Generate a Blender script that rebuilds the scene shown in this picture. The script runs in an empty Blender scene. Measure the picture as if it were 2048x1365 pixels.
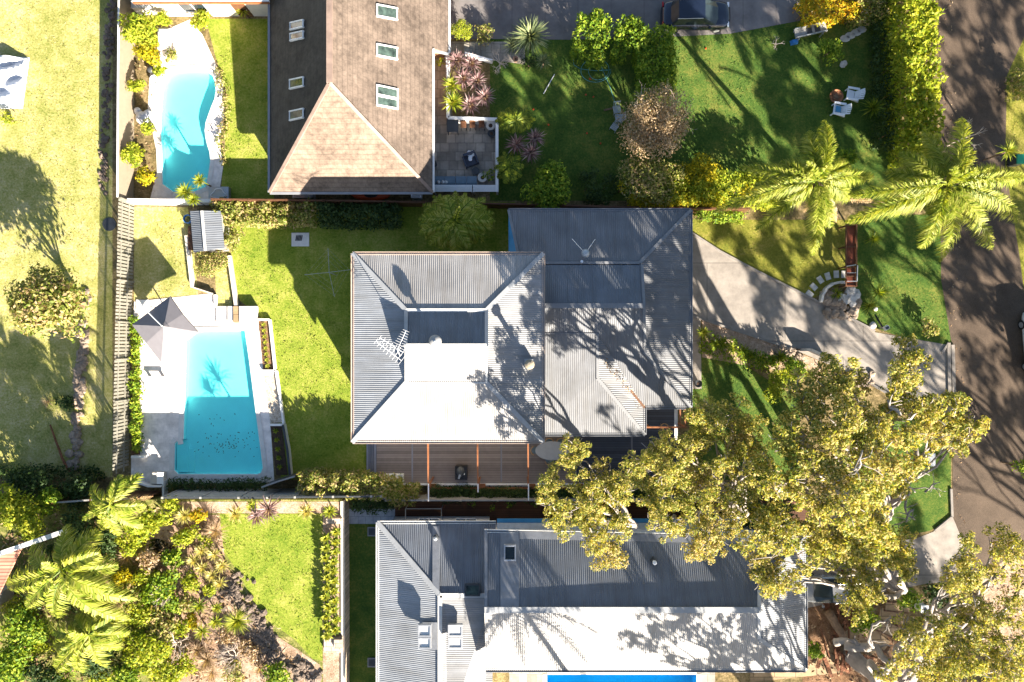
import bpy, math, random
import numpy as np
from mathutils import Vector
from mathutils.geometry import tessellate_polygon

# ------------------------------------------------------------------ camera, sky, sun
scene = bpy.context.scene
H = 46.0          # drone height in metres
S = 30.0          # photograph pixels per metre on the ground
def W(px, py, z=0.0):
    k = (H - z) / H
    return ((px - 1024) / S * k, (682.5 - py) / S * k, z)

cam_d = bpy.data.cameras.new('camera')
cam = bpy.data.objects.new('camera', cam_d)
scene.collection.objects.link(cam)
cam.location = (0, 0, H)
cam_d.sensor_width = 36
cam_d.lens = 36 * H / (2048 / S)
cam_d.clip_end = 3000
scene.camera = cam

SUN = Vector((1.2, -1.97, 1.0)).normalized()
EL = math.asin(SUN.z)
AZ = math.atan2(SUN.x, SUN.y)
world = bpy.data.worlds.new('World')
scene.world = world
world.use_nodes = True
wn = world.node_tree.nodes
sky = wn.new('ShaderNodeTexSky')
sky.sky_type = 'NISHITA'
sky.sun_disc = False
sky.sun_elevation = EL
sky.sun_rotation = AZ
bg = wn['Background']
bg.inputs['Strength'].default_value = 0.046
world.node_tree.links.new(sky.outputs['Color'], bg.inputs['Color'])
sun_d = bpy.data.lights.new('sun', 'SUN')
sun_d.energy = 5.0
sun_d.angle = math.radians(0.5)
sun_d.color = (1.0, 0.90, 0.76)
sun = bpy.data.objects.new('sun', sun_d)
scene.collection.objects.link(sun)
sun.rotation_euler = SUN.to_track_quat('Z', 'Y').to_euler()
scene.view_settings.view_transform = 'Standard'
scene.view_settings.look = 'None'
scene.view_settings.exposure = 2.42
scene.view_settings.gamma = 1.0

C = scene.collection
rnd = random.Random(7)
rng = np.random.default_rng(11)
PI = math.pi

# ------------------------------------------------------------------ materials
MATS = {}
def _base(name):
    m = bpy.data.materials.new(name)
    m.use_nodes = True
    nt = m.node_tree
    b = nt.nodes['Principled BSDF']
    tc = nt.nodes.new('ShaderNodeTexCoord')
    MATS[name] = m
    return m, nt, b, tc.outputs['Object']
def _noise(nt, vec, scale, detail=4, rough=0.6):
    n = nt.nodes.new('ShaderNodeTexNoise')
    n.inputs['Scale'].default_value = scale
    n.inputs['Detail'].default_value = detail
    n.inputs['Roughness'].default_value = rough
    nt.links.new(vec, n.inputs['Vector'])
    return n.outputs['Fac']
def _ramp(nt, fac, stops):
    r = nt.nodes.new('ShaderNodeValToRGB')
    e = r.color_ramp.elements
    while len(e) < len(stops): e.new(0.5)
    for i, (p, c) in enumerate(stops):
        e[i].position = p
        e[i].color = (c[0], c[1], c[2], 1)
    nt.links.new(fac, r.inputs['Fac'])
    return r.outputs['Color']
def _mix(nt, a, b, fac, mode='MIX'):
    m = nt.nodes.new('ShaderNodeMix')
    m.data_type = 'RGBA'
    m.blend_type = mode
    if isinstance(fac, (int, float)): m.inputs['Factor'].default_value = fac
    else: nt.links.new(fac, m.inputs['Factor'])
    for s, v in ((m.inputs['A'], a), (m.inputs['B'], b)):
        if isinstance(v, tuple): s.default_value = (v[0], v[1], v[2], 1)
        else: nt.links.new(v, s)
    return m.outputs['Result']
def _math(nt, op, a, b=None):
    m = nt.nodes.new('ShaderNodeMath')
    m.operation = op
    for i, v in enumerate((a, b)):
        if v is None: continue
        if isinstance(v, (int, float)): m.inputs[i].default_value = v
        else: nt.links.new(v, m.inputs[i])
    return m.outputs[0]
def _bump(nt, b, h, dist, strength=1.0):
    n = nt.nodes.new('ShaderNodeBump')
    n.inputs['Distance'].default_value = dist
    n.inputs['Strength'].default_value = strength
    nt.links.new(h, n.inputs['Height'])
    nt.links.new(n.outputs['Normal'], b.inputs['Normal'])
def plain(name, c, rough=0.7, var=0.15, scale=3.0, bump=0.0, bscale=20, metal=0.0, spec=0.3, _=0):
    m, nt, b, v = _base(name)
    lo = tuple(x * (1 - var) for x in c); hi = tuple(min(1, x * (1 + var)) for x in c)
    f = _noise(nt, v, scale, 6)
    nt.links.new(_ramp(nt, f, [(0.3, lo), (0.7, hi)]), b.inputs['Base Color'])
    b.inputs['Roughness'].default_value = rough
    b.inputs['Metallic'].default_value = metal
    b.inputs['Specular IOR Level'].default_value = spec
    if bump: _bump(nt, b, _noise(nt, v, bscale, 3), bump)
    return m
def grass(name, dark, mid, light, patch=0.25, bump=0.05, fine=7):
    m, nt, b, v = _base(name)
    big = _math(nt, 'MULTIPLY', _math(nt, 'ADD', _noise(nt, v, patch, 5, 0.65), _noise(nt, v, patch*4.3, 4, 0.6)), 0.5)
    small = _noise(nt, v, fine, 5, 0.75)
    tot = _math(nt, 'ADD', _math(nt, 'MULTIPLY', big, 0.55), _math(nt, 'MULTIPLY', small, 0.45))
    col = _ramp(nt, tot, [(0.385, dark), (0.5, mid), (0.615, light)])
    nt.links.new(col, b.inputs['Base Color'])
    b.inputs['Roughness'].default_value = 0.9
    b.inputs['Specular IOR Level'].default_value = 0.05
    _bump(nt, b, _noise(nt, v, fine * 1.6, 4, 0.8), bump)
    return m
def corrugated(name, c, axis, period=0.118, rough=0.5, dirt=0.2, depth=0.0075):
    m, nt, b, v = _base(name)
    sp = nt.nodes.new('ShaderNodeSeparateXYZ')
    nt.links.new(v, sp.inputs[0])
    s = _math(nt, 'SINE', _math(nt, 'MULTIPLY', sp.outputs[axis], 2 * PI / period))
    # sheet laps every 0.76 m
    lap = _math(nt, 'PINGPONG', sp.outputs[axis], 0.76)
    lapm = _math(nt, 'LESS_THAN', lap, 0.02)
    f = _noise(nt, v, 0.6, 6)
    mp = nt.nodes.new('ShaderNodeMapping')
    mp.inputs['Scale'].default_value = (3.5, .35, .35) if axis == 0 else (.35, 3.5, .35)
    nt.links.new(v, mp.inputs['Vector'])
    f2 = _noise(nt, mp.outputs['Vector'], 1.0, 6, .7)
    lo = tuple(x * (1 - dirt) for x in c); hi = tuple(min(1, x * (1 + dirt)) for x in c)
    col = _ramp(nt, f, [(0.3, lo), (0.7, hi)])
    col = _mix(nt, col, tuple(x * 0.55 for x in (c[0]*1.1,c[1],c[2]*.85)), _math(nt, 'MULTIPLY', _math(nt,'MAXIMUM',_math(nt,'SUBTRACT', f2, 0.42),0.0), 1.9))
    col = _mix(nt, col, tuple(x * 0.6 for x in c), _math(nt, 'MULTIPLY', lapm, 0.5))
    nt.links.new(col, b.inputs['Base Color'])
    b.inputs['Roughness'].default_value = rough
    b.inputs['Specular IOR Level'].default_value = 0.35
    _bump(nt, b, s, depth)
    return m
def tiles(name, c, axis, course=0.24, width=0.3):
    m, nt, b, v = _base(name)
    sp = nt.nodes.new('ShaderNodeSeparateXYZ')
    nt.links.new(v, sp.inputs[0])
    cz = _math(nt, 'FRACT', _math(nt, 'DIVIDE', sp.outputs[2], course))
    row = _math(nt, 'FLOOR', _math(nt, 'DIVIDE', sp.outputs[2], course))
    off = _math(nt, 'MULTIPLY', row, 0.5)
    cx = _math(nt, 'FRACT', _math(nt, 'ADD', _math(nt, 'DIVIDE', sp.outputs[axis], width), off))
    joint = _math(nt, 'LESS_THAN', cx, 0.10)
    lip = _math(nt, 'LESS_THAN', cz, 0.16)
    f = _noise(nt, v, 0.5, 6, 0.7)
    f2 = _noise(nt, v, 2.6, 6, 0.75)
    lo = tuple(x * 0.5 for x in c); hi = tuple(min(1, x * 1.45) for x in c)
    col = _ramp(nt, _math(nt, 'ADD', _math(nt, 'MULTIPLY', f, 0.5), _math(nt, 'MULTIPLY', f2, 0.5)), [(0.38, lo), (0.5, c), (0.62, hi)])
    col = _mix(nt, col, tuple(x * 0.45 for x in c), _math(nt, 'MULTIPLY', _math(nt, 'MAXIMUM', joint, lip), 0.32))
    nt.links.new(col, b.inputs['Base Color'])
    b.inputs['Roughness'].default_value = 0.75
    b.inputs['Specular IOR Level'].default_value = 0.2
    _bump(nt, b, _math(nt, 'SUBTRACT', 1.0, cz), 0.03)
    return m
def planks(name, c, axis, width=0.14, gap=0.1, var=0.25, rough=0.7):
    m, nt, b, v = _base(name)
    sp = nt.nodes.new('ShaderNodeSeparateXYZ')
    nt.links.new(v, sp.inputs[0])
    d = _math(nt, 'DIVIDE', sp.outputs[axis], width)
    g = _math(nt, 'LESS_THAN', _math(nt, 'FRACT', d), gap)
    wn_ = nt.nodes.new('ShaderNodeTexWhiteNoise')
    wn_.noise_dimensions = '1D'
    nt.links.new(_math(nt, 'FLOOR', d), wn_.inputs['W'])
    lo = tuple(x * (1 - var) for x in c); hi = tuple(min(1, x * (1 + var)) for x in c)
    f = _math(nt, 'ADD', _math(nt, 'MULTIPLY', wn_.outputs['Value'], 0.5), _math(nt, 'MULTIPLY', _noise(nt, v, 3, 5), 0.5))
    col = _mix(nt, _ramp(nt, f, [(0.2, lo), (0.8, hi)]), tuple(x * 0.25 for x in c), _math(nt, 'MULTIPLY', g, 0.85))
    nt.links.new(col, b.inputs['Base Color'])
    b.inputs['Roughness'].default_value = rough
    b.inputs['Specular IOR Level'].default_value = 0.2
    return m
def pavers(name, c, w, h, mortar=0.02, var=0.2, mc=0.6, rough=0.7, rowoff=0.5, mott=2.0):
    m, nt, b, v = _base(name)
    t = nt.nodes.new('ShaderNodeTexBrick')
    t.offset = rowoff
    nt.links.new(v, t.inputs['Vector'])
    t.inputs['Scale'].default_value = 1
    t.inputs['Brick Width'].default_value = w
    t.inputs['Row Height'].default_value = h
    t.inputs['Mortar Size'].default_value = mortar
    t.inputs['Color1'].default_value = (*[x * (1 - var) for x in c], 1)
    t.inputs['Color2'].default_value = (*[min(1, x * (1 + var)) for x in c], 1)
    t.inputs['Mortar'].default_value = (*[x * mc for x in c], 1)
    f = _noise(nt, v, mott, 6, 0.7)
    col = _mix(nt, t.outputs['Color'], _ramp(nt, f, [(0.3, (0.6, 0.6, 0.6)), (0.7, (1.25, 1.25, 1.25))]), 0.8, 'MULTIPLY')
    nt.links.new(col, b.inputs['Base Color'])
    b.inputs['Roughness'].default_value = rough
    b.inputs['Specular IOR Level'].default_value = 0.25
    return m
def asphalt(name, c):
    m, nt, b, v = _base(name)
    f = _noise(nt, v, 0.35, 6, 0.7); f2 = _noise(nt, v, 30, 3, 0.8)
    t = _math(nt, 'ADD', _math(nt, 'MULTIPLY', f, 0.5), _math(nt, 'MULTIPLY', f2, 0.5))
    col = _ramp(nt, t, [(0.36, tuple(x * 0.5 for x in c)), (0.62, tuple(x * 1.6 for x in c))])
    nt.links.new(col, b.inputs['Base Color'])
    b.inputs['Roughness'].default_value = 0.85
    b.inputs['Specular IOR Level'].default_value = 0.2
    _bump(nt, b, f2, 0.02)
    return m
def leaf(name, stops, trans=0.35, rough=0.6):
    m, nt, b, v = _base(name)
    g = nt.nodes.new('ShaderNodeNewGeometry')
    r = g.outputs['Random Per Island']
    f = _noise(nt, v, 0.7, 3)
    t = _math(nt, 'ADD', _math(nt, 'MULTIPLY', r, 0.6), _math(nt, 'MULTIPLY', f, 0.4))
    n = len(stops)
    col = _ramp(nt, t, [(0.2 + 0.6 * i / max(1, n - 1), c) for i, c in enumerate(stops)])
    nt.links.new(col, b.inputs['Base Color'])
    b.inputs['Roughness'].default_value = rough
    b.inputs['Specular IOR Level'].default_value = 0.25
    tr = nt.nodes.new('ShaderNodeBsdfTranslucent')
    nt.links.new(_mix(nt, col, (1.0, 0.95, 0.35), 1.0, 'MULTIPLY'), tr.inputs['Color'])
    mx = nt.nodes.new('ShaderNodeMixShader')
    mx.inputs['Fac'].default_value = trans
    nt.links.new(b.outputs['BSDF'], mx.inputs[1])
    nt.links.new(tr.outputs['BSDF'], mx.inputs[2])
    nt.links.new(mx.outputs['Shader'], nt.nodes['Material Output'].inputs['Surface'])
    return m
def water(name, tint, gloss=0.06):
    m, nt, b, v = _base(name)
    nt.nodes.remove(b)
    t = nt.nodes.new('ShaderNodeBsdfTransparent')
    t.inputs['Color'].default_value = (*tint, 1)
    g = nt.nodes.new('ShaderNodeBsdfGlossy')
    g.inputs['Roughness'].default_value = 0.05
    f = nt.nodes.new('ShaderNodeFresnel'); f.inputs['IOR'].default_value = 1.33
    bp = nt.nodes.new('ShaderNodeBump'); bp.inputs['Distance'].default_value = 0.03
    nt.links.new(_noise(nt, v, 3, 4), bp.inputs['Height'])
    nt.links.new(bp.outputs['Normal'], g.inputs['Normal'])
    nt.links.new(bp.outputs['Normal'], f.inputs['Normal'])
    mx = nt.nodes.new('ShaderNodeMixShader')
    nt.links.new(f.outputs['Fac'], mx.inputs['Fac'])
    nt.links.new(t.outputs['BSDF'], mx.inputs[1])
    nt.links.new(g.outputs['BSDF'], mx.inputs[2])
    nt.links.new(mx.outputs['Shader'], nt.nodes['Material Output'].inputs['Surface'])
    return m

grass('dry_lawn', (0.15, 0.18, 0.035), (0.33, 0.31, 0.10), (0.52, 0.43, 0.24))
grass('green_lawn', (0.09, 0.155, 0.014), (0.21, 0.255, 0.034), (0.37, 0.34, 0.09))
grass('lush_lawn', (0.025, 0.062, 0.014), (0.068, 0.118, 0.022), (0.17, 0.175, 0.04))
grass('verge_grass', (0.10, 0.12, 0.020), (0.18, 0.18, 0.03), (0.30, 0.25, 0.07))
grass('bush_floor', (0.06, 0.05, 0.025), (0.17, 0.13, 0.06), (0.34, 0.25, 0.14), patch=0.5)
grass('mulch', (0.10, 0.055, 0.03), (0.20, 0.115, 0.065), (0.34, 0.21, 0.13), patch=0.8, fine=12)
grass('pink_soil', (0.16, 0.10, 0.06), (0.34, 0.23, 0.16), (0.50, 0.37, 0.27), patch=0.8, fine=12)
grass('pale_mulch', (0.20, 0.13, 0.08), (0.38, 0.27, 0.19), (0.58, 0.45, 0.36), patch=0.8, fine=10)
grass('pebbles', (0.22, 0.15, 0.09), (0.5, 0.42, 0.33), (0.75, 0.7, 0.62), patch=4, fine=14)
grass('garden_floor', (0.06, 0.08, 0.02), (0.17, 0.18, 0.045), (0.38, 0.30, 0.14), patch=0.6)
asphalt('asphalt', (0.085, 0.062, 0.045))
pavers('concrete_drive', (0.27, 0.24, 0.21), 5.2, 5.2, 0.025, 0.08, 0.5, mott=1.1)
pavers('top_drive', (0.17, 0.155, 0.15), 2.2, 6.0, 0.02, 0.06, 0.6, mott=0.8)
pavers('travertine', (0.74, 0.68, 0.63), 0.8, 0.4, 0.008, 0.05, 0.8, mott=1.2)
pavers('sandstone_flags', (0.30, 0.27, 0.23), 0.6, 0.6, 0.02, 0.3, 0.55, rowoff=0.3, mott=1.5)
pavers('blue_pavers', (0.34, 0.36, 0.40), 0.5, 0.9, 0.015, 0.1, 0.6)
pavers('sand_slabs', (0.34, 0.235, 0.13), 1.4, 0.8, 0.03, 0.15, 0.45)
pavers('sandstone_blocks', (0.55, 0.44, 0.34), 0.6, 0.3, 0.02, 0.25, 0.4)
pavers('face_brick', (0.33, 0.20, 0.13), 0.24, 0.09, 0.012, 0.2, 1.3)
plain('render_white', (0.72, 0.71, 0.68), 0.8, 0.05)
plain('render_cream', (0.55, 0.50, 0.42), 0.8, 0.08)
plain('vent_grey', (0.28, 0.28, 0.28), 0.5, 0.1)
plain('cowl_stone', (0.26, 0.22, 0.16), 0.8, 0.3, 5)
plain('white_paint', (0.78, 0.78, 0.78), 0.5, 0.04)
plain('white_plastic', (0.75, 0.78, 0.82), 0.4, 0.03)
plain('black_metal', (0.015, 0.015, 0.017), 0.4, 0.2)
plain('dark_metal', (0.05, 0.055, 0.06), 0.4, 0.2)
plain('steel', (0.45, 0.46, 0.47), 0.35, 0.1, metal=0.6)
plain('galv', (0.4, 0.42, 0.43), 0.4, 0.15, metal=0.3)
plain('gutter_beige', (0.42, 0.33, 0.27), 0.5, 0.08)
plain('gutter_grey', (0.22, 0.23, 0.25), 0.5, 0.1)
plain('gutter_white', (0.65, 0.65, 0.63), 0.5, 0.1)
plain('cap_grey', (0.30, 0.31, 0.32), 0.45, 0.1)
plain('wing_cap', (0.19, 0.195, 0.205), 0.45, 0.1)
plain('cap_pale', (0.46, 0.46, 0.45), 0.45, 0.1)
plain('flashing', (0.20, 0.21, 0.23), 0.45, 0.15)
plain('tile_cap', (0.22, 0.16, 0.13), 0.7, 0.25, 2)
plain('rust_timber', (0.22, 0.085, 0.035), 0.6, 0.3, 4)
plain('dark_timber', (0.10, 0.045, 0.022), 0.6, 0.3, 4)
plain('jarrah_panel', (0.13, 0.035, 0.018), 0.5, 0.25, 4)
plain('pale_paling', (0.21, 0.20, 0.165), 0.7, 0.25, 4)
plain('grey_timber', (0.30, 0.29, 0.27), 0.7, 0.2, 4)
plain('rattan', (0.36, 0.22, 0.10), 0.6, 0.2, 20)
plain('table_stone', (0.30, 0.32, 0.35), 0.4, 0.08)
plain('navy_cloth', (0.05, 0.06, 0.085), 0.8, 0.2)
plain('umbrella_cloth', (0.18, 0.172, 0.185), 0.9, 0.06, spec=0.05)
plain('cushion', (0.16, 0.22, 0.27), 0.9, 0.1, spec=0.05)
plain('glass', (0.02, 0.03, 0.035), 0.08, 0.2, spec=0.4)
plain('skylight_glass', (0.045, 0.07, 0.06), 0.12, 0.7, 2.5, spec=0.35)
plain('blind', (0.6, 0.6, 0.58), 0.4, 0.05)
plain('car_black', (0.008, 0.013, 0.028), 0.15, 0.1, spec=0.8)
plain('car_silver', (0.25, 0.26, 0.27), 0.25, 0.05, metal=0.5)
plain('car_white', (0.7, 0.7, 0.7), 0.25, 0.03)
plain('rubber', (0.02, 0.02, 0.02), 0.8, 0.1)
plain('lamp_glass', (0.7, 0.72, 0.75), 0.1, 0.05, spec=0.7)
plain('tail_red', (0.35, 0.02, 0.02), 0.2, 0.05)
plain('pool_plaster', (0.80, 0.86, 0.86), 0.7, 0.05, 0.8)
plain('blue_plaster', (0.02, 0.46, 0.72), 0.6, 0.05)
plain('kerb_stone', (0.22, 0.20, 0.18), 0.8, 0.2)
plain('coping', (0.62, 0.60, 0.56), 0.7, 0.1)
plain('stone', (0.27, 0.21, 0.16), 0.85, 0.45, 2.5, 0.05, 5)
plain('dark_stone', (0.15, 0.115, 0.09), 0.85, 0.5, 2.5, 0.05, 5)
plain('pale_stone', (0.5, 0.48, 0.45), 0.85, 0.25, 3, 0.03, 6)
plain('gum_bark', (0.27, 0.24, 0.215), 0.8, 0.35, 1.2, 0.02, 5)
plain('brown_bark', (0.20, 0.13, 0.08), 0.9, 0.4, 3, 0.05, 9)
plain('red_bark', (0.17, 0.07, 0.035), 0.9, 0.5, 2.5, 0.08, 7)
plain('palm_bark', (0.28, 0.22, 0.16), 0.9, 0.3, 3, 0.05, 9)
plain('bare_twig', (0.48, 0.40, 0.33), 0.8, 0.2)
plain('terracotta', (0.32, 0.2, 0.15), 0.7, 0.2)
plain('soil', (0.07, 0.045, 0.03), 0.95, 0.4, 6, 0.05, 20)
plain('kayak_orange', (0.45, 0.06, 0.012), 0.35, 0.1)
plain('hose', (0.10, 0.32, 0.34), 0.4, 0.1)
plain('tarp_white', (0.50, 0.52, 0.56), 0.6, 0.15, 1.5, 0.05, 1.2)
plain('tarp_blue', (0.05, 0.2, 0.5), 0.5, 0.2)
plain('bin_green', (0.02, 0.25, 0.14), 0.5, 0.1)
plain('fire_rust', (0.26, 0.11, 0.05), 0.7, 0.4, 6)
plain('fence_cream', (0.26, 0.215, 0.16), 0.6, 0.08)
plain('pond_water', (0.01, 0.012, 0.01), 0.08, 0.3, spec=0.6)
plain('awning_blue', (0.06, 0.25, 0.45), 0.3, 0.1)
plain('leaf_litter', (0.10, 0.05, 0.02), 0.9, 0.4)
planks('deck_grey', (0.20, 0.17, 0.16), 1, 0.16)
planks('deck_navy', (0.05, 0.058, 0.08), 1, 0.16)
planks('deck_grey_steps', (0.18, 0.19, 0.23), 0, 0.2)
planks('deck_brown', (0.10, 0.045, 0.025), 1, 0.15)
planks('pink_sheet', (0.42, 0.20, 0.14), 1, 0.22, 0.25)
corrugated('roof_pale_x', (0.29, 0.283, 0.278), 0)
corrugated('roof_pale_y', (0.225,0.23,0.24), 1)
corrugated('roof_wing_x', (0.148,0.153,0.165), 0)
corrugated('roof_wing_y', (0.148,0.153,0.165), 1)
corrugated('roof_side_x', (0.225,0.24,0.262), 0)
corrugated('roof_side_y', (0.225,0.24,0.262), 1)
corrugated('roof_shaded_x', (0.135,0.150,0.175), 0)  # darker copy of the roof sheet, paints grazing sun onto north slopes
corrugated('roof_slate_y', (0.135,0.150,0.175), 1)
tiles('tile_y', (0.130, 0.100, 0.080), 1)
tiles('tile_shaded', (0.055, 0.047, 0.038), 1)  # same tile darkened, left slope's shade put into its colour
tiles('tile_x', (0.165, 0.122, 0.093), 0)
leaf('gum_leaf', [(0.10, 0.15, 0.03), (0.29, 0.32, 0.06), (0.52, 0.46, 0.11), (0.70, 0.56, 0.24)], 0.5)
leaf('gum_leaf_gold', [(0.13, 0.16, 0.035), (0.32, 0.31, 0.07), (0.54, 0.45, 0.14), (0.68, 0.52, 0.30)], 0.5)
leaf('hedge_bright', [(0.06, 0.13, 0.01), (0.17, 0.28, 0.018), (0.38, 0.43, 0.04)], 0.4)
leaf('hedge_lime', [(0.12, 0.19, 0.01), (0.30, 0.36, 0.02), (0.56, 0.54, 0.06)], 0.45)
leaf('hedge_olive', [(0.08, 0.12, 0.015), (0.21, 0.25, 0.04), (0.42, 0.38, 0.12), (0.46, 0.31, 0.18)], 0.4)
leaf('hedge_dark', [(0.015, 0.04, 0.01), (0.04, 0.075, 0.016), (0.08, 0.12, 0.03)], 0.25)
leaf('yellow_leaf', [(0.14, 0.17, 0.006), (0.38, 0.34, 0.01), (0.68, 0.50, 0.015)], 0.45)
leaf('orange_leaf', [(0.20, 0.24, 0.01), (0.46, 0.38, 0.012), (0.66, 0.30, 0.012)], 0.4)
leaf('brown_leaf', [(0.20, 0.13, 0.07), (0.38, 0.27, 0.15), (0.58, 0.45, 0.30)], 0.4)
leaf('palm_leaf', [(0.14, 0.22, 0.02), (0.33, 0.38, 0.04), (0.56, 0.54, 0.14)], 0.5, 0.45)
leaf('palm_dark', [(0.05, 0.10, 0.01), (0.17, 0.24, 0.02), (0.38, 0.40, 0.04)], 0.45, 0.5)
leaf('palm_dead', [(0.35, 0.22, 0.10), (0.55, 0.40, 0.22)], 0.3)
leaf('red_blade', [(0.12, 0.055, 0.06), (0.26, 0.16, 0.16), (0.50, 0.38, 0.35)], 0.3)
leaf('green_blade', [(0.10, 0.16, 0.01), (0.26, 0.30, 0.02), (0.46, 0.44, 0.08)], 0.3)
leaf('grey_blade', [(0.09, 0.13, 0.06), (0.19, 0.23, 0.11), (0.34, 0.36, 0.16)], 0.25)
leaf('pale_blade', [(0.28, 0.28, 0.06), (0.48, 0.42, 0.12), (0.62, 0.52, 0.24)], 0.35)
leaf('straw_blade', [(0.26, 0.17, 0.08), (0.42, 0.30, 0.18), (0.56, 0.42, 0.28)], 0.3)
leaf('grass_dry', [(0.15,0.18,0.035),(0.33,0.31,0.10),(0.56,0.46,0.26)], 0.3, 0.8)
leaf('grass_green', [(0.09,0.15,0.014),(0.21,0.265,0.034),(0.40,0.38,0.12)], 0.3, 0.8)
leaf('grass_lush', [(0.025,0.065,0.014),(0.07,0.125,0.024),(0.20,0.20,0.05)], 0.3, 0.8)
leaf('litter', [(0.10,0.05,0.025),(0.27,0.17,0.09),(0.50,0.38,0.24)], 0.15, 0.8)
water('pool_water', (0.40, 0.98, 0.98))
water('lap_water', (0.30, 0.85, 0.97))

# ------------------------------------------------------------------ mesh helpers
class MB:
    def __init__(s): s.v = []; s.f = []; s.mi = []
    def add(s, vs, fs, mi=0):
        o = len(s.v); s.v += [tuple(p) for p in vs]
        for f in fs: s.f.append(tuple(o + i for i in f)); s.mi.append(mi)
        return s
    def box(s, x0, x1, y0, y1, z0, z1, mi=0):
        v = [(x0,y0,z0),(x1,y0,z0),(x1,y1,z0),(x0,y1,z0),(x0,y0,z1),(x1,y0,z1),(x1,y1,z1),(x0,y1,z1)]
        return s.add(v, [(3,2,1,0),(4,5,6,7),(0,1,5,4),(1,2,6,5),(2,3,7,6),(3,0,4,7)], mi)
    def rbox(s, cx, cy, z0, z1, lx, ly, ang=0, mi=0, taper=1.0):
        c, n = math.cos(ang), math.sin(ang)
        v = []
        for z, k in ((z0, 1.0), (z1, taper)):
            for a, b in ((-1,-1),(1,-1),(1,1),(-1,1)):
                x, y = a*lx/2*k, b*ly/2*k
                v.append((cx + x*c - y*n, cy + x*n + y*c, z))
        return s.add(v, [(3,2,1,0),(4,5,6,7),(0,1,5,4),(1,2,6,5),(2,3,7,6),(3,0,4,7)], mi)
    def beam(s, a, b, w, h, mi=0):     # square bar between two points
        a = Vector(a); b = Vector(b); d = (b - a).normalized()
        up = Vector((0,0,1)) if abs(d.z) < 0.95 else Vector((1,0,0))
        r = d.cross(up).normalized() * w/2; u = r.cross(d).normalized() * h/2
        v = [a-r-u, a+r-u, a+r+u, a-r+u, b-r-u, b+r-u, b+r+u, b-r+u]
        return s.add(v, [(0,1,2,3),(7,6,5,4),(4,5,1,0),(5,6,2,1),(6,7,3,2),(7,4,0,3)], mi)
    def tube(s, pts, rads, n=8, mi=0):
        pts = [Vector(p) for p in pts]
        if isinstance(rads, (int, float)): rads = [rads] * len(pts)
        vs = []
        for i, p in enumerate(pts):
            d = (pts[min(i+1, len(pts)-1)] - pts[max(i-1, 0)])
            d = d.normalized() if d.length > 1e-6 else Vector((0,0,1))
            ref = Vector((0,0,1)) if abs(d.z) < 0.9 else Vector((1,0,0))
            a = d.cross(ref).normalized(); b = d.cross(a)
            for k in range(n):
                t = 2*PI*k/n
                vs.append(p + (a*math.cos(t) + b*math.sin(t)) * rads[i])
        fs = []
        for i in range(len(pts)-1):
            for k in range(n):
                k2 = (k+1) % n
                fs.append((i*n+k, i*n+k2, (i+1)*n+k2, (i+1)*n+k))
        fs.append(tuple(range(n))[::-1]); fs.append(tuple((len(pts)-1)*n + k for k in range(n)))
        return s.add(vs, fs, mi)
    def prism(s, top, th, mi=0):       # thick panel below a polygon of 3-D points
        n = len(top); v = list(top) + [(p[0], p[1], p[2]-th) for p in top]
        fs = [tuple(range(n)), tuple(range(2*n-1, n-1, -1))]
        for i in range(n):
            j = (i+1) % n
            fs.append((j, i, n+i, n+j))
        return s.add(v, fs, mi)
    def lathe(s, cx, cy, prof, n=20, sx=1, sy=1, mi=0):
        vs = []
        for r, z in prof:
            for k in range(n):
                t = 2*PI*k/n
                vs.append((cx + r*sx*math.cos(t), cy + r*sy*math.sin(t), z))
        fs = []
        for i in range(len(prof)-1):
            for k in range(n):
                k2 = (k+1) % n
                fs.append((i*n+k, i*n+k2, (i+1)*n+k2, (i+1)*n+k))
        fs.append(tuple(range(n))[::-1]); fs.append(tuple((len(prof)-1)*n + k for k in range(n)))
        return s.add(vs, fs, mi)
    def ball(s, c, r, n=8, jit=0.0, sz=1.0, mi=0):
        vs = []; m = n // 2 + 1
        for i in range(m + 1):
            ph = PI * i / m
            for k in range(n):
                t = 2*PI*k/n
                q = r * (1 + jit * (rnd.random() - 0.5))
                vs.append((c[0] + q*math.sin(ph)*math.cos(t), c[1] + q*math.sin(ph)*math.sin(t), c[2] + q*sz*math.cos(ph)))
        fs = []
        for i in range(m):
            for k in range(n):
                k2 = (k+1) % n
                fs.append((i*n+k, (i+1)*n+k, (i+1)*n+k2, i*n+k2))
        return s.add(vs, fs, mi)
def pydata(name, vs, fs, mis, mats, parent=None, smooth=False):
    me = bpy.data.meshes.new(name)
    o0 = Vector((0,0,0))
    if parent is not None:
        o0 = Vector(parent.get('_o', (0,0,0)))
        vs = [(p[0]-o0.x, p[1]-o0.y, p[2]-o0.z) for p in vs]
    me.from_pydata(vs, [], fs)
    for m in (mats if isinstance(mats, (list, tuple)) else [mats]):
        me.materials.append(MATS[m])
    me.polygons.foreach_set('material_index', mis)
    if smooth: me.polygons.foreach_set('use_smooth', [True]*len(fs))
    me.update()
    ob = bpy.data.objects.new(name, me)
    C.objects.link(ob)
    if parent is not None:
        ob.parent = parent; ob['_o'] = tuple(o0)
    return ob
def obj(name, mb, mats, parent=None, smooth=False):
    return pydata(name, mb.v, mb.f, mb.mi, mats, parent, smooth)
def thing(name, label, cat, loc, group=None):
    o = bpy.data.objects.new(name, None)
    o.empty_display_size = 0.3
    C.objects.link(o)
    o.location = loc; o['_o'] = tuple(loc)
    o['label'] = label; o['category'] = cat
    if group: o['group'] = group
    return o
def tag(o, label, cat, group=None):
    o['label'] = label; o['category'] = cat
    if group: o['group'] = group
    return o
def struct(o, kind='structure'):
    o['kind'] = kind
    return o
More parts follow.
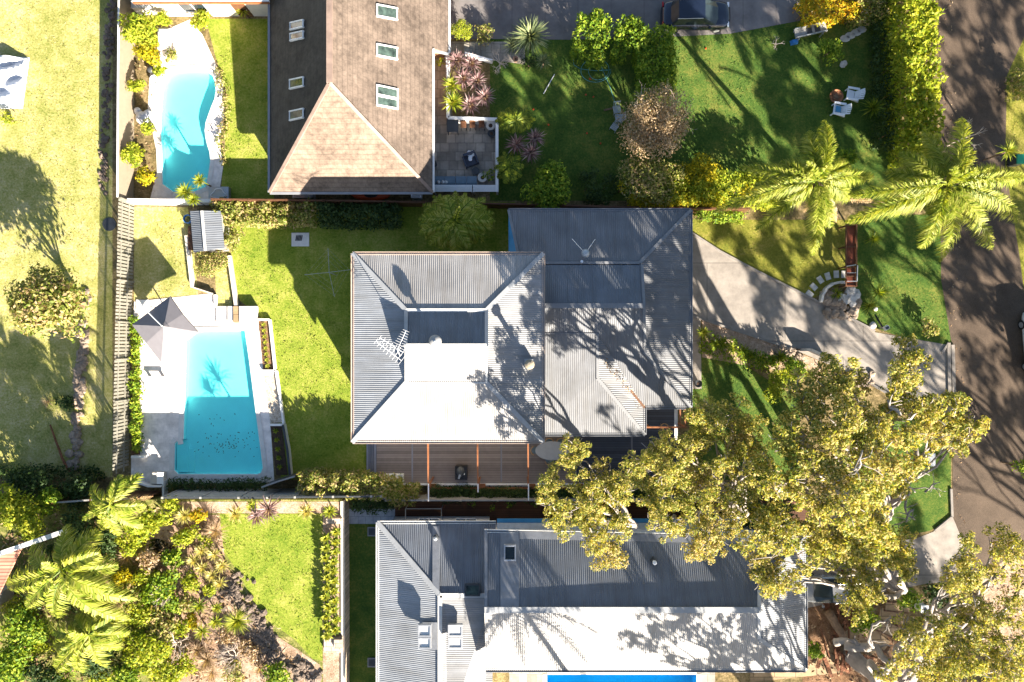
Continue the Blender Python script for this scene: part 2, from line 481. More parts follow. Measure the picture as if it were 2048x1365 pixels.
def single(name, mb, mats, label, cat, group=None, smooth=False):
    # one-mesh thing with its origin at its base
    xs = [p[0] for p in mb.v]; ys = [p[1] for p in mb.v]; zs = [p[2] for p in mb.v]
    c = ((min(xs)+max(xs))/2, (min(ys)+max(ys))/2, min(zs))
    mb.v = [(p[0]-c[0], p[1]-c[1], p[2]-c[2]) for p in mb.v]
    o = obj(name, mb, mats, None, smooth)
    o.location = c
    return tag(o, label, cat, group)
def sheet(name, pts, z, mat, holes=()):
    polys = [[Vector(W(x, y, 0)) for x, y in pts]] + [[Vector(W(x, y, 0)) for x, y in h] for h in holes]
    allv = [v for p in polys for v in p]
    vs = [(v.x, v.y, z) for v in allv]
    fs = []
    for t in tessellate_polygon(polys):
        a, b, c = (allv[i] for i in t)
        fs.append(tuple(t) if (b-a).cross(c-a).z > 0 else tuple(reversed(t)))
    return struct(pydata(name, vs, fs, [0]*len(fs), mat))
def smoothpoly(pts, it=2):
    for _ in range(it):
        q = []
        for i in range(len(pts)):
            a = pts[i]; b = pts[(i+1) % len(pts)]
            q.append((a[0]*.75+b[0]*.25, a[1]*.75+b[1]*.25)); q.append((a[0]*.25+b[0]*.75, a[1]*.25+b[1]*.75))
        pts = q
    return pts

# foliage -----------------------------------------------------------
def leafmesh(name, P, N, L, Wd, mat, parent=None):
    n = len(P)
    if n == 0: return None
    N = N / np.linalg.norm(N, axis=1, keepdims=True)
    T = rng.normal(size=(n, 3)); T -= N * np.sum(T * N, axis=1, keepdims=True)
    T /= np.linalg.norm(T, axis=1, keepdims=True)
    B = np.cross(N, T)
    L = np.asarray(L).reshape(-1, 1) * np.ones((n, 1)); Wd = np.asarray(Wd).reshape(-1, 1) * np.ones((n, 1))
    V = np.empty((n, 4, 3))
    V[:, 0] = P - T*L/2; V[:, 1] = P + B*Wd/2; V[:, 2] = P + T*L/2; V[:, 3] = P - B*Wd/2
    o0 = np.zeros(3)
    if parent is not None: o0 = np.array(parent.get('_o', (0,0,0)))
    V = (V - o0).reshape(-1, 3)
    me = bpy.data.meshes.new(name)
    me.vertices.add(4*n); me.vertices.foreach_set('co', V.ravel())
    me.loops.add(4*n); me.loops.foreach_set('vertex_index', np.arange(4*n))
    me.polygons.add(n); me.polygons.foreach_set('loop_start', np.arange(0, 4*n, 4))
    me.update(calc_edges=True)
    me.materials.append(MATS[mat])
    ob = bpy.data.objects.new(name, me); C.objects.link(ob)
    if parent is not None: ob.parent = parent; ob['_o'] = tuple(o0)
    return ob
def crown(name, balls, dens, size, mat, parent=None, flat=0.85, aspect=0.5, low=-0.3, rad=0.7):
    Ps = []; Ns = []
    for (x, y, z, r) in balls:
        n = max(6, int(dens * r * r))
        d = rng.normal(size=(n, 3)); d /= np.linalg.norm(d, axis=1, keepdims=True)
        d[:, 2] = np.where(d[:, 2] < low, -d[:, 2], d[:, 2])
        q = r * (0.55 + 0.5 * rng.random((n, 1)))
        Ps.append(np.array([x, y, z]) + d * q * np.array([1, 1, flat]))
        Ns.append(d * rad + rng.normal(size=(n, 3)) * 0.5 + np.array([0, 0, 0.25]))
    P = np.concatenate(Ps); N = np.concatenate(Ns)
    L = size * (0.6 + 0.8 * rng.random(len(P)))
    return leafmesh(name, P, N, L, L * aspect, mat, parent)
def puffs(x, y, z, r, k=10, sub=0.42, flat=0.8):
    out = [(x, y, z - r*0.15, r*0.62)]
    for i in range(k):
        a = rnd.random() * 2*PI; e = rnd.random() ** 0.6
        q = r * 0.72 * e
        hz = math.sqrt(max(0, 1 - e*e)) * r * flat
        out.append((x + q*math.cos(a), y + q*math.sin(a), z + hz*0.75 - (0.1*r), r*sub*(0.75 + 0.5*rnd.random())))
    return out
def sprays(x, y, z, r, k=13):
    out = []
    for i in range(int(k*1.6)):
        a = rnd.random() * 2*PI; e = rnd.random() ** 0.55
        q = r * 0.9 * e * rnd.uniform(.8, 1.15)
        hz = math.sqrt(max(0, 1 - e*e)) * r * .7
        out.append((x + q*math.cos(a), y + q*math.sin(a), z + hz*0.8 - .15*r + rnd.uniform(-.15,.15), r*rnd.uniform(.17, .33)))
    out.append((x, y, z - r*.1, r*.44))
    return out
def shrub(name, label, cat, px, py, rpx, h, mat, leafsize=0.16, dens=420, group=None, sq=1.0, trunk=True, k=12, z0=0.0, sub=0.42):
    r = rpx / S
    x, y, _ = W(px, py, z0 + h*0.7)
    t = thing(name, label, cat, (x, y, z0), group)
    balls = []
    for (a, b, c, d) in puffs(0, 0, 0, r, k, sub):
        balls.append((x + a, y + b*sq, z0 + h*0.62 + c/r*h*0.42, d))
    crown('crown' if cat == 'tree' else 'foliage', balls, dens, leafsize, mat, t)
    if trunk:
        m = MB()
        m.tube([(x, y, z0-.05), (x+.05, y, z0+h*.3), (x, y+.05, z0+h*.6)], [r*.06+.03, r*.05+.02, .02], 6)
        for i in range(5):
            a = i*1.3
            m.tube([(x, y, z0+h*.25), (x+math.cos(a)*r*.4, y+math.sin(a)*r*.4, z0+h*.55)], [.03+r*.02, .01], 5)
        obj('trunk' if cat == 'tree' else 'stems', m, 'brown_bark', t)
    return t
def hedge(name, label, pts, width, h, mat, leafsize=0.16, dens=420, step=0.45, group=None, cat='hedge', z0=0.0, ends=0.0):
    # pts: pixel centre line of the top; width in px
    P = [Vector(W(a, b, z0 + h*0.8)) for a, b in pts]
    ws = width if isinstance(width, (list, tuple)) else [width]*len(pts)
    mid = P[len(P)//2]
    t = thing(name, label, cat, (mid.x, mid.y, z0), group)
    balls = []; m = MB()
    for i in range(len(P)-1):
        a, b = P[i], P[i+1]; L = (b-a).length; n = max(1, int(L/step))
        d = (b-a).normalized(); nr = Vector((-d.y, d.x, 0))
        for j in range(n):
            f = (j+.5)/n; w = (ws[i]*(1-f) + ws[i+1]*f)/S/2
            c = a.lerp(b, f)
            kk = max(2, int(w*2/step)+1)
            for q in range(kk):
                o = (q/(kk-1)*2-1) * (w-.2)
                r = rnd.uniform(.28, .46)
                jx, jy = rnd.uniform(-.15,.15), rnd.uniform(-.15,.15)
                balls.append((c.x+nr.x*o+jx, c.y+nr.y*o+jy, z0+h-r*.8+rnd.uniform(-.32,.2), r*rnd.uniform(.75,1.15)))
                if q in (0, kk-1):
                    for zz in np.arange(.3, h-.4, .5):
                        balls.append((c.x+nr.x*o*.95, c.y+nr.y*o*.95, z0+zz, r*.9))
            if j % 3 == 0:
                m.tube([(c.x, c.y, z0-.05), (c.x+.05, c.y+.03, z0+h*.7)], [.04, .02], 5)
    crown('foliage', balls, dens, leafsize, mat, t)
    obj('stems', m, 'brown_bark', t)
    return t
def rosette(name, label, px, py, rpx, mat, n=46, z0=0.0, stem=0.6, wid=0.07, group=None, cat='plant', up=1.0, dead=False):
    x, y, _ = W(px, py, z0+stem)
    t = thing(name, label, cat, (x, y, z0), group)
    m = MB(); R = rpx/S
    for i in range(n):
        a = i*2.39996 + rnd.uniform(-.2,.2)
        e = math.radians(8 + 72*(1 - i/n)**1.1 * up) * rnd.uniform(.8,1.1)
        L = R*rnd.uniform(.85,1.12)
        d = Vector((math.cos(a)*math.cos(e), math.sin(a)*math.cos(e), math.sin(e)))
        s = Vector((-math.sin(a), math.cos(a), 0)) * wid/2
        p0 = Vector((x, y, z0+stem)) + d*0.03
        p1 = p0 + d*L*.5; p2 = p0 + d*L + Vector((0,0,-L*.22))
        m.add([p0-s*.6, p0+s*.6, p1+s, p1-s, p2], [(0,1,2,3),(3,2,4)])
    obj('blades', m, mat, t)
    k = MB(); k.tube([(x, y, z0-.05), (x+.02, y, z0+stem)], [.06, .05], 6)
    obj('stem', k, 'brown_bark', t)
    return t
def frond(m, c, tip, wid, rise=0.6, n=38, plume=False, lw=0.055, droop=0.35):
    c = Vector(c); tip = Vector(tip)
    L = (tip-c).length
    mid = c.lerp(tip, .45) + Vector((rnd.uniform(-.1,.1)*L, rnd.uniform(-.1,.1)*L, rise*L*.5))
    pts = []
    for i in range(13):
        t = i/12
        pts.append(c*(1-t)**2 + mid*2*t*(1-t) + tip*t*t)
    m.tube(pts, [.05*(1-.8*i/12)+.006 for i in range(13)], 4, 1)
    for i in range(n):
        t = .14 + .86*(i+.5)/n
        p = c*(1-t)**2 + mid*2*t*(1-t) + tip*t*t
        d = ((mid-c)*(1-t) + (tip-mid)*t).normalized()
        side = d.cross(Vector((0,0,1))).normalized()
        upv = side.cross(d).normalized()
        ll = wid*(math.sin(PI*min(1, (t*.86+.14)))**.6)*rnd.uniform(.68,1.12)*(.25 if rnd.random() < .05 else 1)
        for sgn in (-1, 1):
            reps = 2 if plume else 1
            for q in range(reps):
                ph = rnd.uniform(-1.0, 1.1) if plume else rnd.uniform(.05, .35)
                ph += rnd.gauss(0, .16); o = (side*sgn*math.cos(ph) + upv*math.sin(ph))
                dirv = (o*.83 + d*.56).normalized()
                e = p + dirv*ll + Vector((0,0,-ll*droop))
                h = p + dirv*ll*.5
                b = d*lw/2*(1.2)
                m.add([p-b, p+b, h+b*1.1, h-b*1.1, e], [(0,1,2,3),(3,2,4)])
    return m
def palm(name, label, base, cpx, cpy, zc, tips, wid=0.7, mat='palm_leaf', plume=False, trunk_r=0.16, ztip=-1.0, rise=.5, lw=.055, n=38, z0=0, group=None, extra=0, droop=.35):
    cx, cy, _ = W(cpx, cpy, zc)
    bx, by, _ = W(*base) if base else (cx, cy, 0)
    t = thing(name, label, 'palm tree', (bx, by, z0), group)
    m = MB()
    for tp in tips:
        zt = zc + (tp[2] if len(tp) > 2 else ztip)
        frond(m, (cx, cy, zc), W(tp[0], tp[1], zt), wid, rise, n, plume, lw, droop)
    for i in range(extra):
        a = rnd.uniform(0, 2*PI); r = rnd.uniform(.6, 1.3)
        frond(m, (cx, cy, zc), (cx+math.cos(a)*r, cy+math.sin(a)*r, zc+1.1), wid*.5, .3, n//2, plume, lw, .1)
    obj('crown', m, [mat, 'palm_dark'], t)
    dm = MB()
    for i in range(3 if zc > 4.5 else 0):
        a = rnd.uniform(0, 2*PI); r_ = rnd.uniform(1.0, 1.7)
        frond(dm, (cx, cy, zc-.25), (cx+math.cos(a)*r_, cy+math.sin(a)*r_, zc-2.0), wid*.5, .15, 26, False, .03, .7)
    if dm.v:
        for i in range(len(dm.mi)): dm.mi[i] = 0
        obj('dead_frond', dm, 'palm_dead', t)
    k = MB()
    pts = []; rr = []
    for i in range(15):
        f = i/14
        pts.append((bx+(cx-bx)*f**1.3, by+(cy-by)*f**1.3, z0-.1+(zc+.1-z0)*f)); rr.append(trunk_r*(1.25-.45*f)*(1.06 if i % 2 else .97))
    k.tube(pts, rr, 10)
    obj('trunk', k, 'palm_bark', t)
    return t
def limb(m, a, b, r0, r1, wig=.12, seg=6):
    a = Vector(a); b = Vector(b); L = (b-a).length
    pts = [a]; 
    off = Vector((0,0,0))
    for i in range(1, seg):
        f = i/seg
        off += Vector((rnd.uniform(-1,1), rnd.uniform(-1,1), rnd.uniform(-.3,.6)))*L*wig/2.2
        off *= .8
        pts.append(a.lerp(b, f) + off*math.sin(PI*f)*1.4)
    pts.append(b)
    m.tube(pts, [r0+(r1-r0)*i/seg for i in range(seg+1)], 7)
    return pts
def gum(name, label, base, zfork, clumps, zfun, mat='gum_leaf', dens=330, size=.22, nmain=7, bare=(), r0=.42, alt=None, k=13):
    bx, by = base
    t = thing(name, label, 'gum tree', (bx, by, 0))
    pts = []
    for (px, py, rp) in clumps:
        z = zfun(px, py) + rnd.uniform(-.8, .8)
        x, y, _ = W(px, py, z); pts.append((x, y, z, rp/S*(H-z)/H))
    main = []; alts = []
    for i, (x, y, z, r) in enumerate(pts):
        (alts if (alt and rnd.random() < alt[1]) else main).extend(sprays(x, y, z, r*1.04, k))
    crown('crown', main, dens, size, mat, t, .8, .42)
    if alts: crown('crown', alts, dens, size, alt[0], t, .8, .42)
    m = MB()
    fork = Vector((bx+rnd.uniform(-.6,.6), by+rnd.uniform(-.6,.6), zfork))
    limb(m, (bx, by, -.2), fork, r0, r0*.72, .05)
    # cluster clumps by direction and grow limbs
    hubs = []
    arr = sorted(pts, key=lambda p: math.atan2(p[1]-fork.y, p[0]-fork.x))
    step = max(1, len(arr)//nmain)
    for i in range(0, len(arr), step):
        g = arr[i:i+step]
        c = Vector((sum(p[0] for p in g)/len(g), sum(p[1] for p in g)/len(g), sum(p[2] for p in g)/len(g)-1.2))
        hub = fork.lerp(c, .72)
        pl = limb(m, fork, hub, r0*.45, r0*.22, .16, 7)
        for p in g:
            q = Vector((p[0], p[1], p[2]-.15*p[3]))
            st = pl[-1] if rnd.random() < .6 else pl[-3]
            bl = limb(m, st, q, r0*.17, .035, .16, 6)
            for _ in range(4):
                a = rnd.uniform(0, 2*PI)
                e = q + Vector((math.cos(a)*p[3]*.8, math.sin(a)*p[3]*.8, p[3]*rnd.uniform(.3,.85)))
                limb(m, bl[-2] if rnd.random() < .5 else q, e, .04, .014, .22, 4)
    for (ax, ay, az, cx, cy, cz, rr) in bare:
        pl = limb(m, W(ax, ay, az), W(cx, cy, cz), rr, rr*.35, .22, 7)
        for j in range(3, 7):
            a = rnd.uniform(0, 2*PI); q = pl[j]
            limb(m, q, q+Vector((math.cos(a), math.sin(a), rnd.uniform(0,.5)))*rnd.uniform(.5,1.1), rr*.35, .012, .25, 4)
    obj('trunk', m, 'gum_bark', t, True)
    return t
def baretree(name, label, px, py, rpx, h, mat='bare_twig', n=9, z0=0, depth=3, r0=.05, cat='tree'):
    x, y, _ = W(px, py, z0+h*.6)
    t = thing(name, label, cat, (x, y, z0))
    m = MB(); R = rpx/S
    def grow(p, d, L, r, k):
        e = p + d*L
        limb(m, p, e, r, r*.55, .15, 4)
        if k == 0: return
        for _ in range(3):
            nd = (d + Vector((rnd.uniform(-.8,.8), rnd.uniform(-.8,.8), rnd.uniform(-.2,.4)))).normalized()
            grow(p.lerp(e, rnd.uniform(.5,1)), nd, L*rnd.uniform(.5,.75), r*.5, k-1)
    limb(m, (x, y, z0-.05), (x, y, z0+h*.45), r0*1.5, r0, .1)
    for i in range(n):
        a = 2*PI*i/n + rnd.uniform(-.3,.3)
        d = Vector((math.cos(a), math.sin(a), rnd.uniform(.25,.9))).normalized()
        grow(Vector((x, y, z0+h*.45)), d, R*.5, r0, depth-1)
    obj('branches', m, mat, t)
    return t
def rocks(m, pts, rr=(.15,.4), n=1, z0=0):
    for (px, py) in pts:
        x, y, _ = W(px, py, z0)
        for _ in range(n):
            r = rnd.uniform(*rr)
            m.ball((x+rnd.uniform(-.2,.2), y+rnd.uniform(-.2,.2), z0+r*.25), r, 7, .5, .65)

# ================================================================== THE SETTING
POOL = [(372,664),(490,662),(498,715),(526,936),(522,946),(514,949),(356,949),(348,941),(349,888),(355,881),(366,879),(369,780)]
POOL1 = smoothpoly([(331,150),(338,141),(412,140),(430,158),(433,190),(420,222),(409,255),(413,285),(422,312),(418,345),(410,384),(325,384),(323,320),(320,250),(324,190)], 1)
POOL3 = [(1094,1349),(1393,1349),(1393,1420),(1094,1420)]
big = [(-3500,-3500),(5500,-3500),(5500,4800),(-3500,4800)]
g = sheet('ground', big, 0.0, 'bush_floor', [POOL, POOL1, POOL3])
sheet('lawn', [(-700,-400),(225,-400),(225,955),(-700,955)], .004, 'dry_lawn')
sheet('verge', [(1700,430),(1880,430),(1885,560),(1905,700),(1895,705),(1700,640)], .008, 'lush_lawn')
sheet('lawn_by_pool', [(441,404),(1030,404),(1030,520),(760,520),(760,960),(562,960),(556,845),(545,655),(478,600),(462,505)], .004, 'green_lawn')
sheet('lawn_corner', [(268,415),(376,415),(388,500),(396,590),(268,600)], .004, 'dry_lawn')
sheet('lawn_patch', [(430,540),(460,520),(464,612),(433,618)], .008, 'dry_lawn')
sheet('lawn_beside_house', [(412,38),(548,38),(548,402),(440,402),(450,290),(452,180),(430,110)], .004, 'green_lawn')
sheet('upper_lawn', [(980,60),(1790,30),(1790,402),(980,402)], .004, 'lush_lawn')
sheet('front_lawn', [(1375,440),(1700,440),(1700,560),(1620,600),(1375,500)], .004, 'verge_grass')
sheet('small_lawn', [(1400,700),(1480,725),(1600,800),(1600,960),(1385,960),(1385,780)], .004, 'lush_lawn')
sheet('kerb_lawn', [(1700,870),(1870,820),(1902,900),(1902,1000),(1902,1035),(1860,1062),(1700,1090)], .008, 'lush_lawn')
sheet('far_verge', [(2012,-300),(2400,-300),(2500,1800),(2078,1800),(2062,700),(2040,520),(2010,330),(2014,150),(2050,60)], .008, 'verge_grass')
sheet('road', [(1868,-700),(2070,-700),(2060,50),(2014,150),(2010,330),(2040,520),(2062,700),(2078,1100),(2090,2200),(1990,2200),(1975,1300),(1945,1130),(1905,1040),(1905,700),(1882,560),(1880,250)], .012, 'asphalt')
sheet('driveway', [(1378,466),(1440,505),(1515,545),(1625,600),(1750,665),(1895,690),(1908,700),(1912,835),(1800,800),(1735,762),(1600,705),(1383,630)], .016, 'concrete_drive')
sheet('neighbour_driveway', [(895,-300),(1600,-300),(1600,42),(1460,68),(1345,74),(1140,80),(895,78)], .016, 'top_drive')
sheet('lower_driveway', [(1605,1120),(1700,1092),(1830,1078),(1866,1064),(1905,1034),(1945,1130),(1950,1160),(1850,1168),(1605,1218)], .016, 'concrete_drive')
sheet('pool_deck', [(268,604),(427,587),(431,618),(462,616),(514,612),(518,660),(534,745),(549,965),(330,968),(262,968)], .02, 'travertine', [POOL])
sheet('pool_paving', [(300,150),(345,55),(380,40),(405,70),(428,120),(446,165),(449,235),(440,285),(447,330),(440,378),(420,400),(300,400),(318,330),(296,215)], .02, 'travertine', [POOL1])
sheet('lap_pool_paving', [(1018,1340),(1430,1340),(1430,1440),(1018,1440)], .02, 'sandstone_flags', [POOL3])
sheet('patio', [(862,100),(900,100),(905,232),(992,236),(996,384),(862,384)], .02, 'sandstone_flags')
sheet('side_path', [(688,1018),(790,1018),(790,1048),(688,1048)], .02, 'blue_pavers')
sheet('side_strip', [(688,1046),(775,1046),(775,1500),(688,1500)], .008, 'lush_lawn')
sheet('concrete_path', [(1383,630),(1401,636),(1403,778),(1383,778)], .02, 'concrete_drive')
sheet('garden_bed', [(1404,640),(1480,665),(1600,708),(1640,722),(1640,760),(1540,740),(1404,715)], .008, 'pale_mulch')
sheet('bark_ground', [(1605,1215),(1730,1190),(1800,1225),(1800,1400),(1605,1400)], .008, 'mulch')
sheet('sandy_path', [(1700,1255),(1770,1200),(1800,1230),(1760,1300),(1690,1345),(1500,1365),(1500,1335),(1620,1330)], .012, 'sand_slabs')
sheet('courtyard_paving', [(900,84),(1050,84),(1050,130),(985,120),(900,120)], .02, 'sandstone_flags')
sheet('gravel_side', [(2010,1120),(2048,1120),(2048,1300),(1975,1300),(1950,1165)], .016, 'pale_mulch')

# raised yard in the lower left
TER = 1.3
def terr():
    m = MB(); top = [W(a, b, TER) for a, b in [(108,1000),(684,1000),(684,1500),(-300,1500),(-300,1060)]]
    m.prism(list(reversed([(p[0],p[1],p[2]) for p in top])), TER+.02)
    return struct(obj('raised_yard', m, 'garden_floor'))
terr()
def tsheet(name, pts, dz, mat):
    vs = [W(a, b, TER+dz) for a, b in pts]
    fs = [tuple(t) for t in tessellate_polygon([[Vector(v) for v in vs]])]
    fs = [f if (Vector(vs[f[1]])-Vector(vs[f[0]])).cross(Vector(vs[f[2]])-Vector(vs[f[0]])).z > 0 else f[::-1] for f in fs]
    return struct(pydata(name, vs, fs, [0]*len(fs), mat))
tsheet('raised_lawn', [(440,1028),(643,1028),(645,1322),(625,1318),(590,1280),(520,1230),(480,1150),(445,1100)], .004, 'dry_lawn').data.materials[0] = MATS['green_lawn']
tsheet('gravel_strip', [(325,1004),(682,1004),(682,1027),(325,1027)], .008, 'pale_mulch')
tsheet('bark_mulch', [(300,1030),(438,1030),(450,1120),(500,1240),(440,1365),(440,1500),(330,1500),(350,1200),(290,1100)], .008, 'pink_soil')
tsheet('planting_bed', [(646,1030),(682,1030),(682,1500),(646,1500)], .012, 'pale_mulch')
tsheet('dry_bed', [(455,1160),(520,1250),(640,1330),(644,1500),(440,1500),(430,1365)], .012, 'pale_mulch')

# pools ------------------------------------------------------------
def pool(name, label, pts, depth, wz, plaster, watermat, holes_step=None, loc=None):
    x, y, _ = W(sum(p[0] for p in pts)/len(pts), sum(p[1] for p in pts)/len(pts))
    t = thing(name, label, 'swimming pool', (x, y, -depth))
    V = [W(a, b, 0) for a, b in pts]; n = len(V)
    m = MB()
    top = [(p[0], p[1], .012) for p in V]; bot = [(p[0], p[1], -depth) for p in V]
    tri = tessellate_polygon([[Vector(p) for p in bot]])
    fs = [tuple(n+i for i in f) for f in tri] + [(i, (i+1) % n, n+(i+1) % n, n+i) for i in range(n)]
    m.add(top + bot, fs)
    obj('basin', m, plaster, t)
    w = MB(); w.add([(p[0]*.9999+x*.0001, p[1]*.9999+y*.0001, wz) for p in V], [tuple(f) for f in tri])
    obj('water', w, watermat, t)
    c = MB(); cx, cy = x, y
    for i in range(n):
        a = Vector(top[i]); b = Vector(top[(i+1) % n])
        if (b-a).length < .02: continue
        d = (b-a).normalized(); nr = Vector((d.y, -d.x, 0))
        if (a+nr-Vector((cx, cy, 0))).length < (a-nr-Vector((cx, cy, 0))).length: nr = -nr
        a2 = a + Vector((0,0,.04)); b2 = b + Vector((0,0,.04))
        c.add([a2, b2, b2+nr*.3, a2+nr*.3, a2-Vector((0,0,.06)), b2-Vector((0,0,.06))], [(0,1,2,3),(0,1,5,4)])
    obj('coping', c, 'coping', t)
    return t
tp = pool('swimming_pool', 'large turquoise pool with entry steps and fallen leaves beside the grey umbrella', POOL, .5, -.1, 'pool_plaster', 'pool_water')
m = MB()
a = W(350,884); b = W(372,946)
m.box(a[0], b[0], b[1], a[1], -.5, -.25); 
a2 = W(372,900); b2 = W(390,946); m.box(a2[0]+.003, W(383,0)[0], b2[1], a2[1], -.5, -.38)
obj('entry_steps', m, 'pool_plaster', tp)
m = MB()
for i in range(85):
    px, py = rnd.uniform(385,515), rnd.uniform(825,915)
    if rnd.random() < .5: px, py = rnd.gauss(450,25), rnd.gauss(890,9)
    x, y, _ = W(px, py); m.rbox(x, y, -.095, -.088, rnd.uniform(.05,.12), .04, rnd.uniform(0,3))
tag(struct(obj('floating_leaves', m, 'leaf_litter'), 'stuff'), 'dark fallen leaves floating on the lower half of the large pool', 'leaves')
pool('swimming_pool', 'curved blue pool with pale stone surround below the bamboo', POOL1, .5, -.1, 'pool_plaster', 'pool_water')
pool('lap_pool', 'deep blue lap pool at the bottom edge of the photo', POOL3, 1.2, -.1, 'blue_plaster', 'lap_water')

# ================================================================== HOUSES
def cap(parent, a, b, w=.22, mat='cap_grey', name='ridge_cap', h=.05):
    a = Vector(W(*a)) + Vector((0,0,.03)); b = Vector(W(*b)) + Vector((0,0,.03))
    m = MB(); m.beam(a, b, w, h)
    return obj(name, m, mat, parent)
def gutter(parent, a, b, mat, w=.15, name='gutter'):
    m = MB(); a = Vector(W(*a)); b = Vector(W(*b)); a.z += .035; b.z += .035
    d = (b-a).normalized(); nr = Vector((-d.y, d.x, 0)).normalized()*w/2
    # open channel: two lips and a bed
    m.beam(a-nr-Vector((0,0,.05)), b-nr-Vector((0,0,.05)), .025, .13)
    m.beam(a+nr-Vector((0,0,.05)), b+nr-Vector((0,0,.05)), .025, .13)
    m.beam(a-Vector((0,0,.08)), b-Vector((0,0,.08)), w, .02)
    return obj(name, m, mat, parent)
def walls(parent, pts, z0, z1, mat, th=.2):
    m = MB(); P = pts
    for i in range(len(P)):
        a = Vector((*P[i], (z0+z1)/2)); b = Vector((*P[(i+1) % len(P)], (z0+z1)/2))
        m.beam(a, b, th, z1-z0)
    return obj('wall', m, mat, parent)
def wbox(parent, x0, x1, y0, y1, z0, z1, mat):
    m = MB().box(x0, x1, y0, y1, z0, z1)
    return obj('wall', m, mat, parent)
def window(parent, cx, cy, cz, w, h, ny, frame='white_paint', name='window'):
    # ny: outward direction ('n','s','e','w')
    d = {'n':(0,1),'s':(0,-1),'e':(1,0),'w':(-1,0)}[ny]
    f = MB(); gsm = MB()
    def bx(mb, u0, u1, z0, z1, o0, o1):
        if d[0] == 0: mb.box(cx+u0, cx+u1, min(cy+d[1]*o0, cy+d[1]*o1), max(cy+d[1]*o0, cy+d[1]*o1), z0, z1)
        else: mb.box(min(cx+d[0]*o0, cx+d[0]*o1), max(cx+d[0]*o0, cx+d[0]*o1), cy+u0, cy+u1, z0, z1)
    bx(f, -w/2, w/2, cz-h/2-.06, cz-h/2, -.03, .09); bx(f, -w/2, w/2, cz+h/2, cz+h/2+.06, -.03, .06)
    bx(f, -w/2-.06, -w/2, cz-h/2-.06, cz+h/2+.06, -.03, .06); bx(f, w/2, w/2+.06, cz-h/2-.06, cz+h/2+.06, -.03, .06)
    bx(f, -.025, .025, cz-h/2, cz+h/2, -.03, .05)
    bx(gsm, -w/2, -.025, cz-h/2, cz+h/2, -.02, .02); bx(gsm, .025, w/2, cz-h/2, cz+h/2, -.02, .02)
    o = obj(name, f, frame, parent); obj('pane', gsm, 'glass', o)
    return o
def door(parent, cx, cy, ny, z0=0, w=.9, h=2.1, mat='dark_timber'):
    m = MB(); d = {'n':(0,1),'s':(0,-1),'e':(1,0),'w':(-1,0)}[ny]
    if d[0] == 0: m.box(cx-w/2, cx+w/2, cy-.04, cy+.04, z0, z0+h); hb = MB().box(cx+w*.35, cx+w*.42, cy+d[1]*.04, cy+d[1]*.1, z0+1, z0+1.05)
    else: m.box(cx-.04, cx+.04, cy-w/2, cy+w/2, z0, z0+h); hb = MB().box(min(cx+d[0]*.04, cx+d[0]*.1), max(cx+d[0]*.04, cx+d[0]*.1), cy+w*.35, cy+w*.42, z0+1, z0+1.05)
    o = obj('door', m, mat, parent); obj('handle', hb, 'steel', o)
def skylight(parent, quad, frame='gutter_white', glass='skylight_glass', up=.12, t=.08, blind=False):
    # quad: four 3-D points on the roof (counter-clockwise), raised kerb with glass
    Q = [Vector(p) for p in quad]
    n = (Q[1]-Q[0]).cross(Q[3]-Q[0]).normalized()
    if n.z < 0: n = -n
    c = sum(Q, Vector())/4
    f = MB()
    for i in range(4):
        a, b = Q[i], Q[(i+1) % 4]
        inn = (c-(a+b)/2).normalized()*t/2
        f.beam(a+inn+n*up*.5, b+inn+n*up*.5, t, up)
    o = obj('skylight', f, frame, parent)
    gm = MB(); qi = [p + (c-p)*(t*1.2/(c-p).length) + n*up*.7 for p in Q]
    gm.add(qi, [(0,1,2,3)]); obj('pane', gm, glass, o)
    if blind:
        bm = MB(); qb = [p + (c-p)*.34 + n*.012 for p in qi]; bm.add(qb, [(0,1,2,3)])
        obj('blind', bm, 'glass' if blind == 'dark' else 'blind', o)
    return o

# ---- main house ------------------------------------------------
E1 = 5.7; I1 = 6.5; R1 = 7.45
mh = thing('house', 'tall house under the pale corrugated hip roof with a raised ridge box in the middle', 'house', (*W(896,696,E1)[:2], 0))
r = MB()
def rp(mb, pts, mi, th=.12): mb.prism([W(*p) for p in pts], th, mi)
A=(705,507,E1);B=(1087,507,E1);Cc=(1087,885,E1);D=(705,885,E1)
a=(812,621,I1);b=(973,621,I1);c=(973,766,I1);d=(812,766,I1)
rp(r,[A,a,b,B],0); rp(r,[B,b,c,Cc],3); rp(r,[Cc,c,d,D],2); rp(r,[D,d,a,A],1)
RL=(812,693,R1); RR=(973,693,R1)
rp(r,[a,RL,RR,b],4); rp(r,[c,RR,RL,d],2)
rp(r,[a,d,RL],5,.03); rp(r,[c,b,RR],5,.03)
roof = obj('roof', r, ['roof_pale_x','roof_side_y','roof_pale_x','roof_pale_y','roof_shaded_x','cap_grey'], mh)
for p, q in ((A,a),(B,b),(Cc,c),(D,d)): cap(roof, p, q, .26, 'cap_grey')
cap(roof, a, b, .2, 'cap_pale'); cap(roof, RL, RR, .3, 'cap_pale'); cap(roof, a, RL, .2); cap(roof, b, RR, .2); cap(roof, d, RL, .12,'cap_pale'); cap(roof, c, RR, .12,'cap_pale')
cap(roof, a, d, .1); cap(roof, d, c, .08, 'cap_pale')
for p, q in ((A,B),(B,Cc),(Cc,D),(D,A)): gutter(roof, p, q, 'gutter_beige')
x0,y1,_ = W(*A); x1,y0,_ = W(*Cc)
wbox(mh, x0+.55, x1-.55, y0+.55, y1-.55, 0, E1-.12, 'render_cream')
for yy in (-5.2, -2.2, 1.2, 4.2):
    window(mh, x0+.55, yy+y0*.0, 1.5, 1.4, 1.2, 'w'); window(mh, x0+.55, yy, 4.2, 1.4, 1.1, 'w')
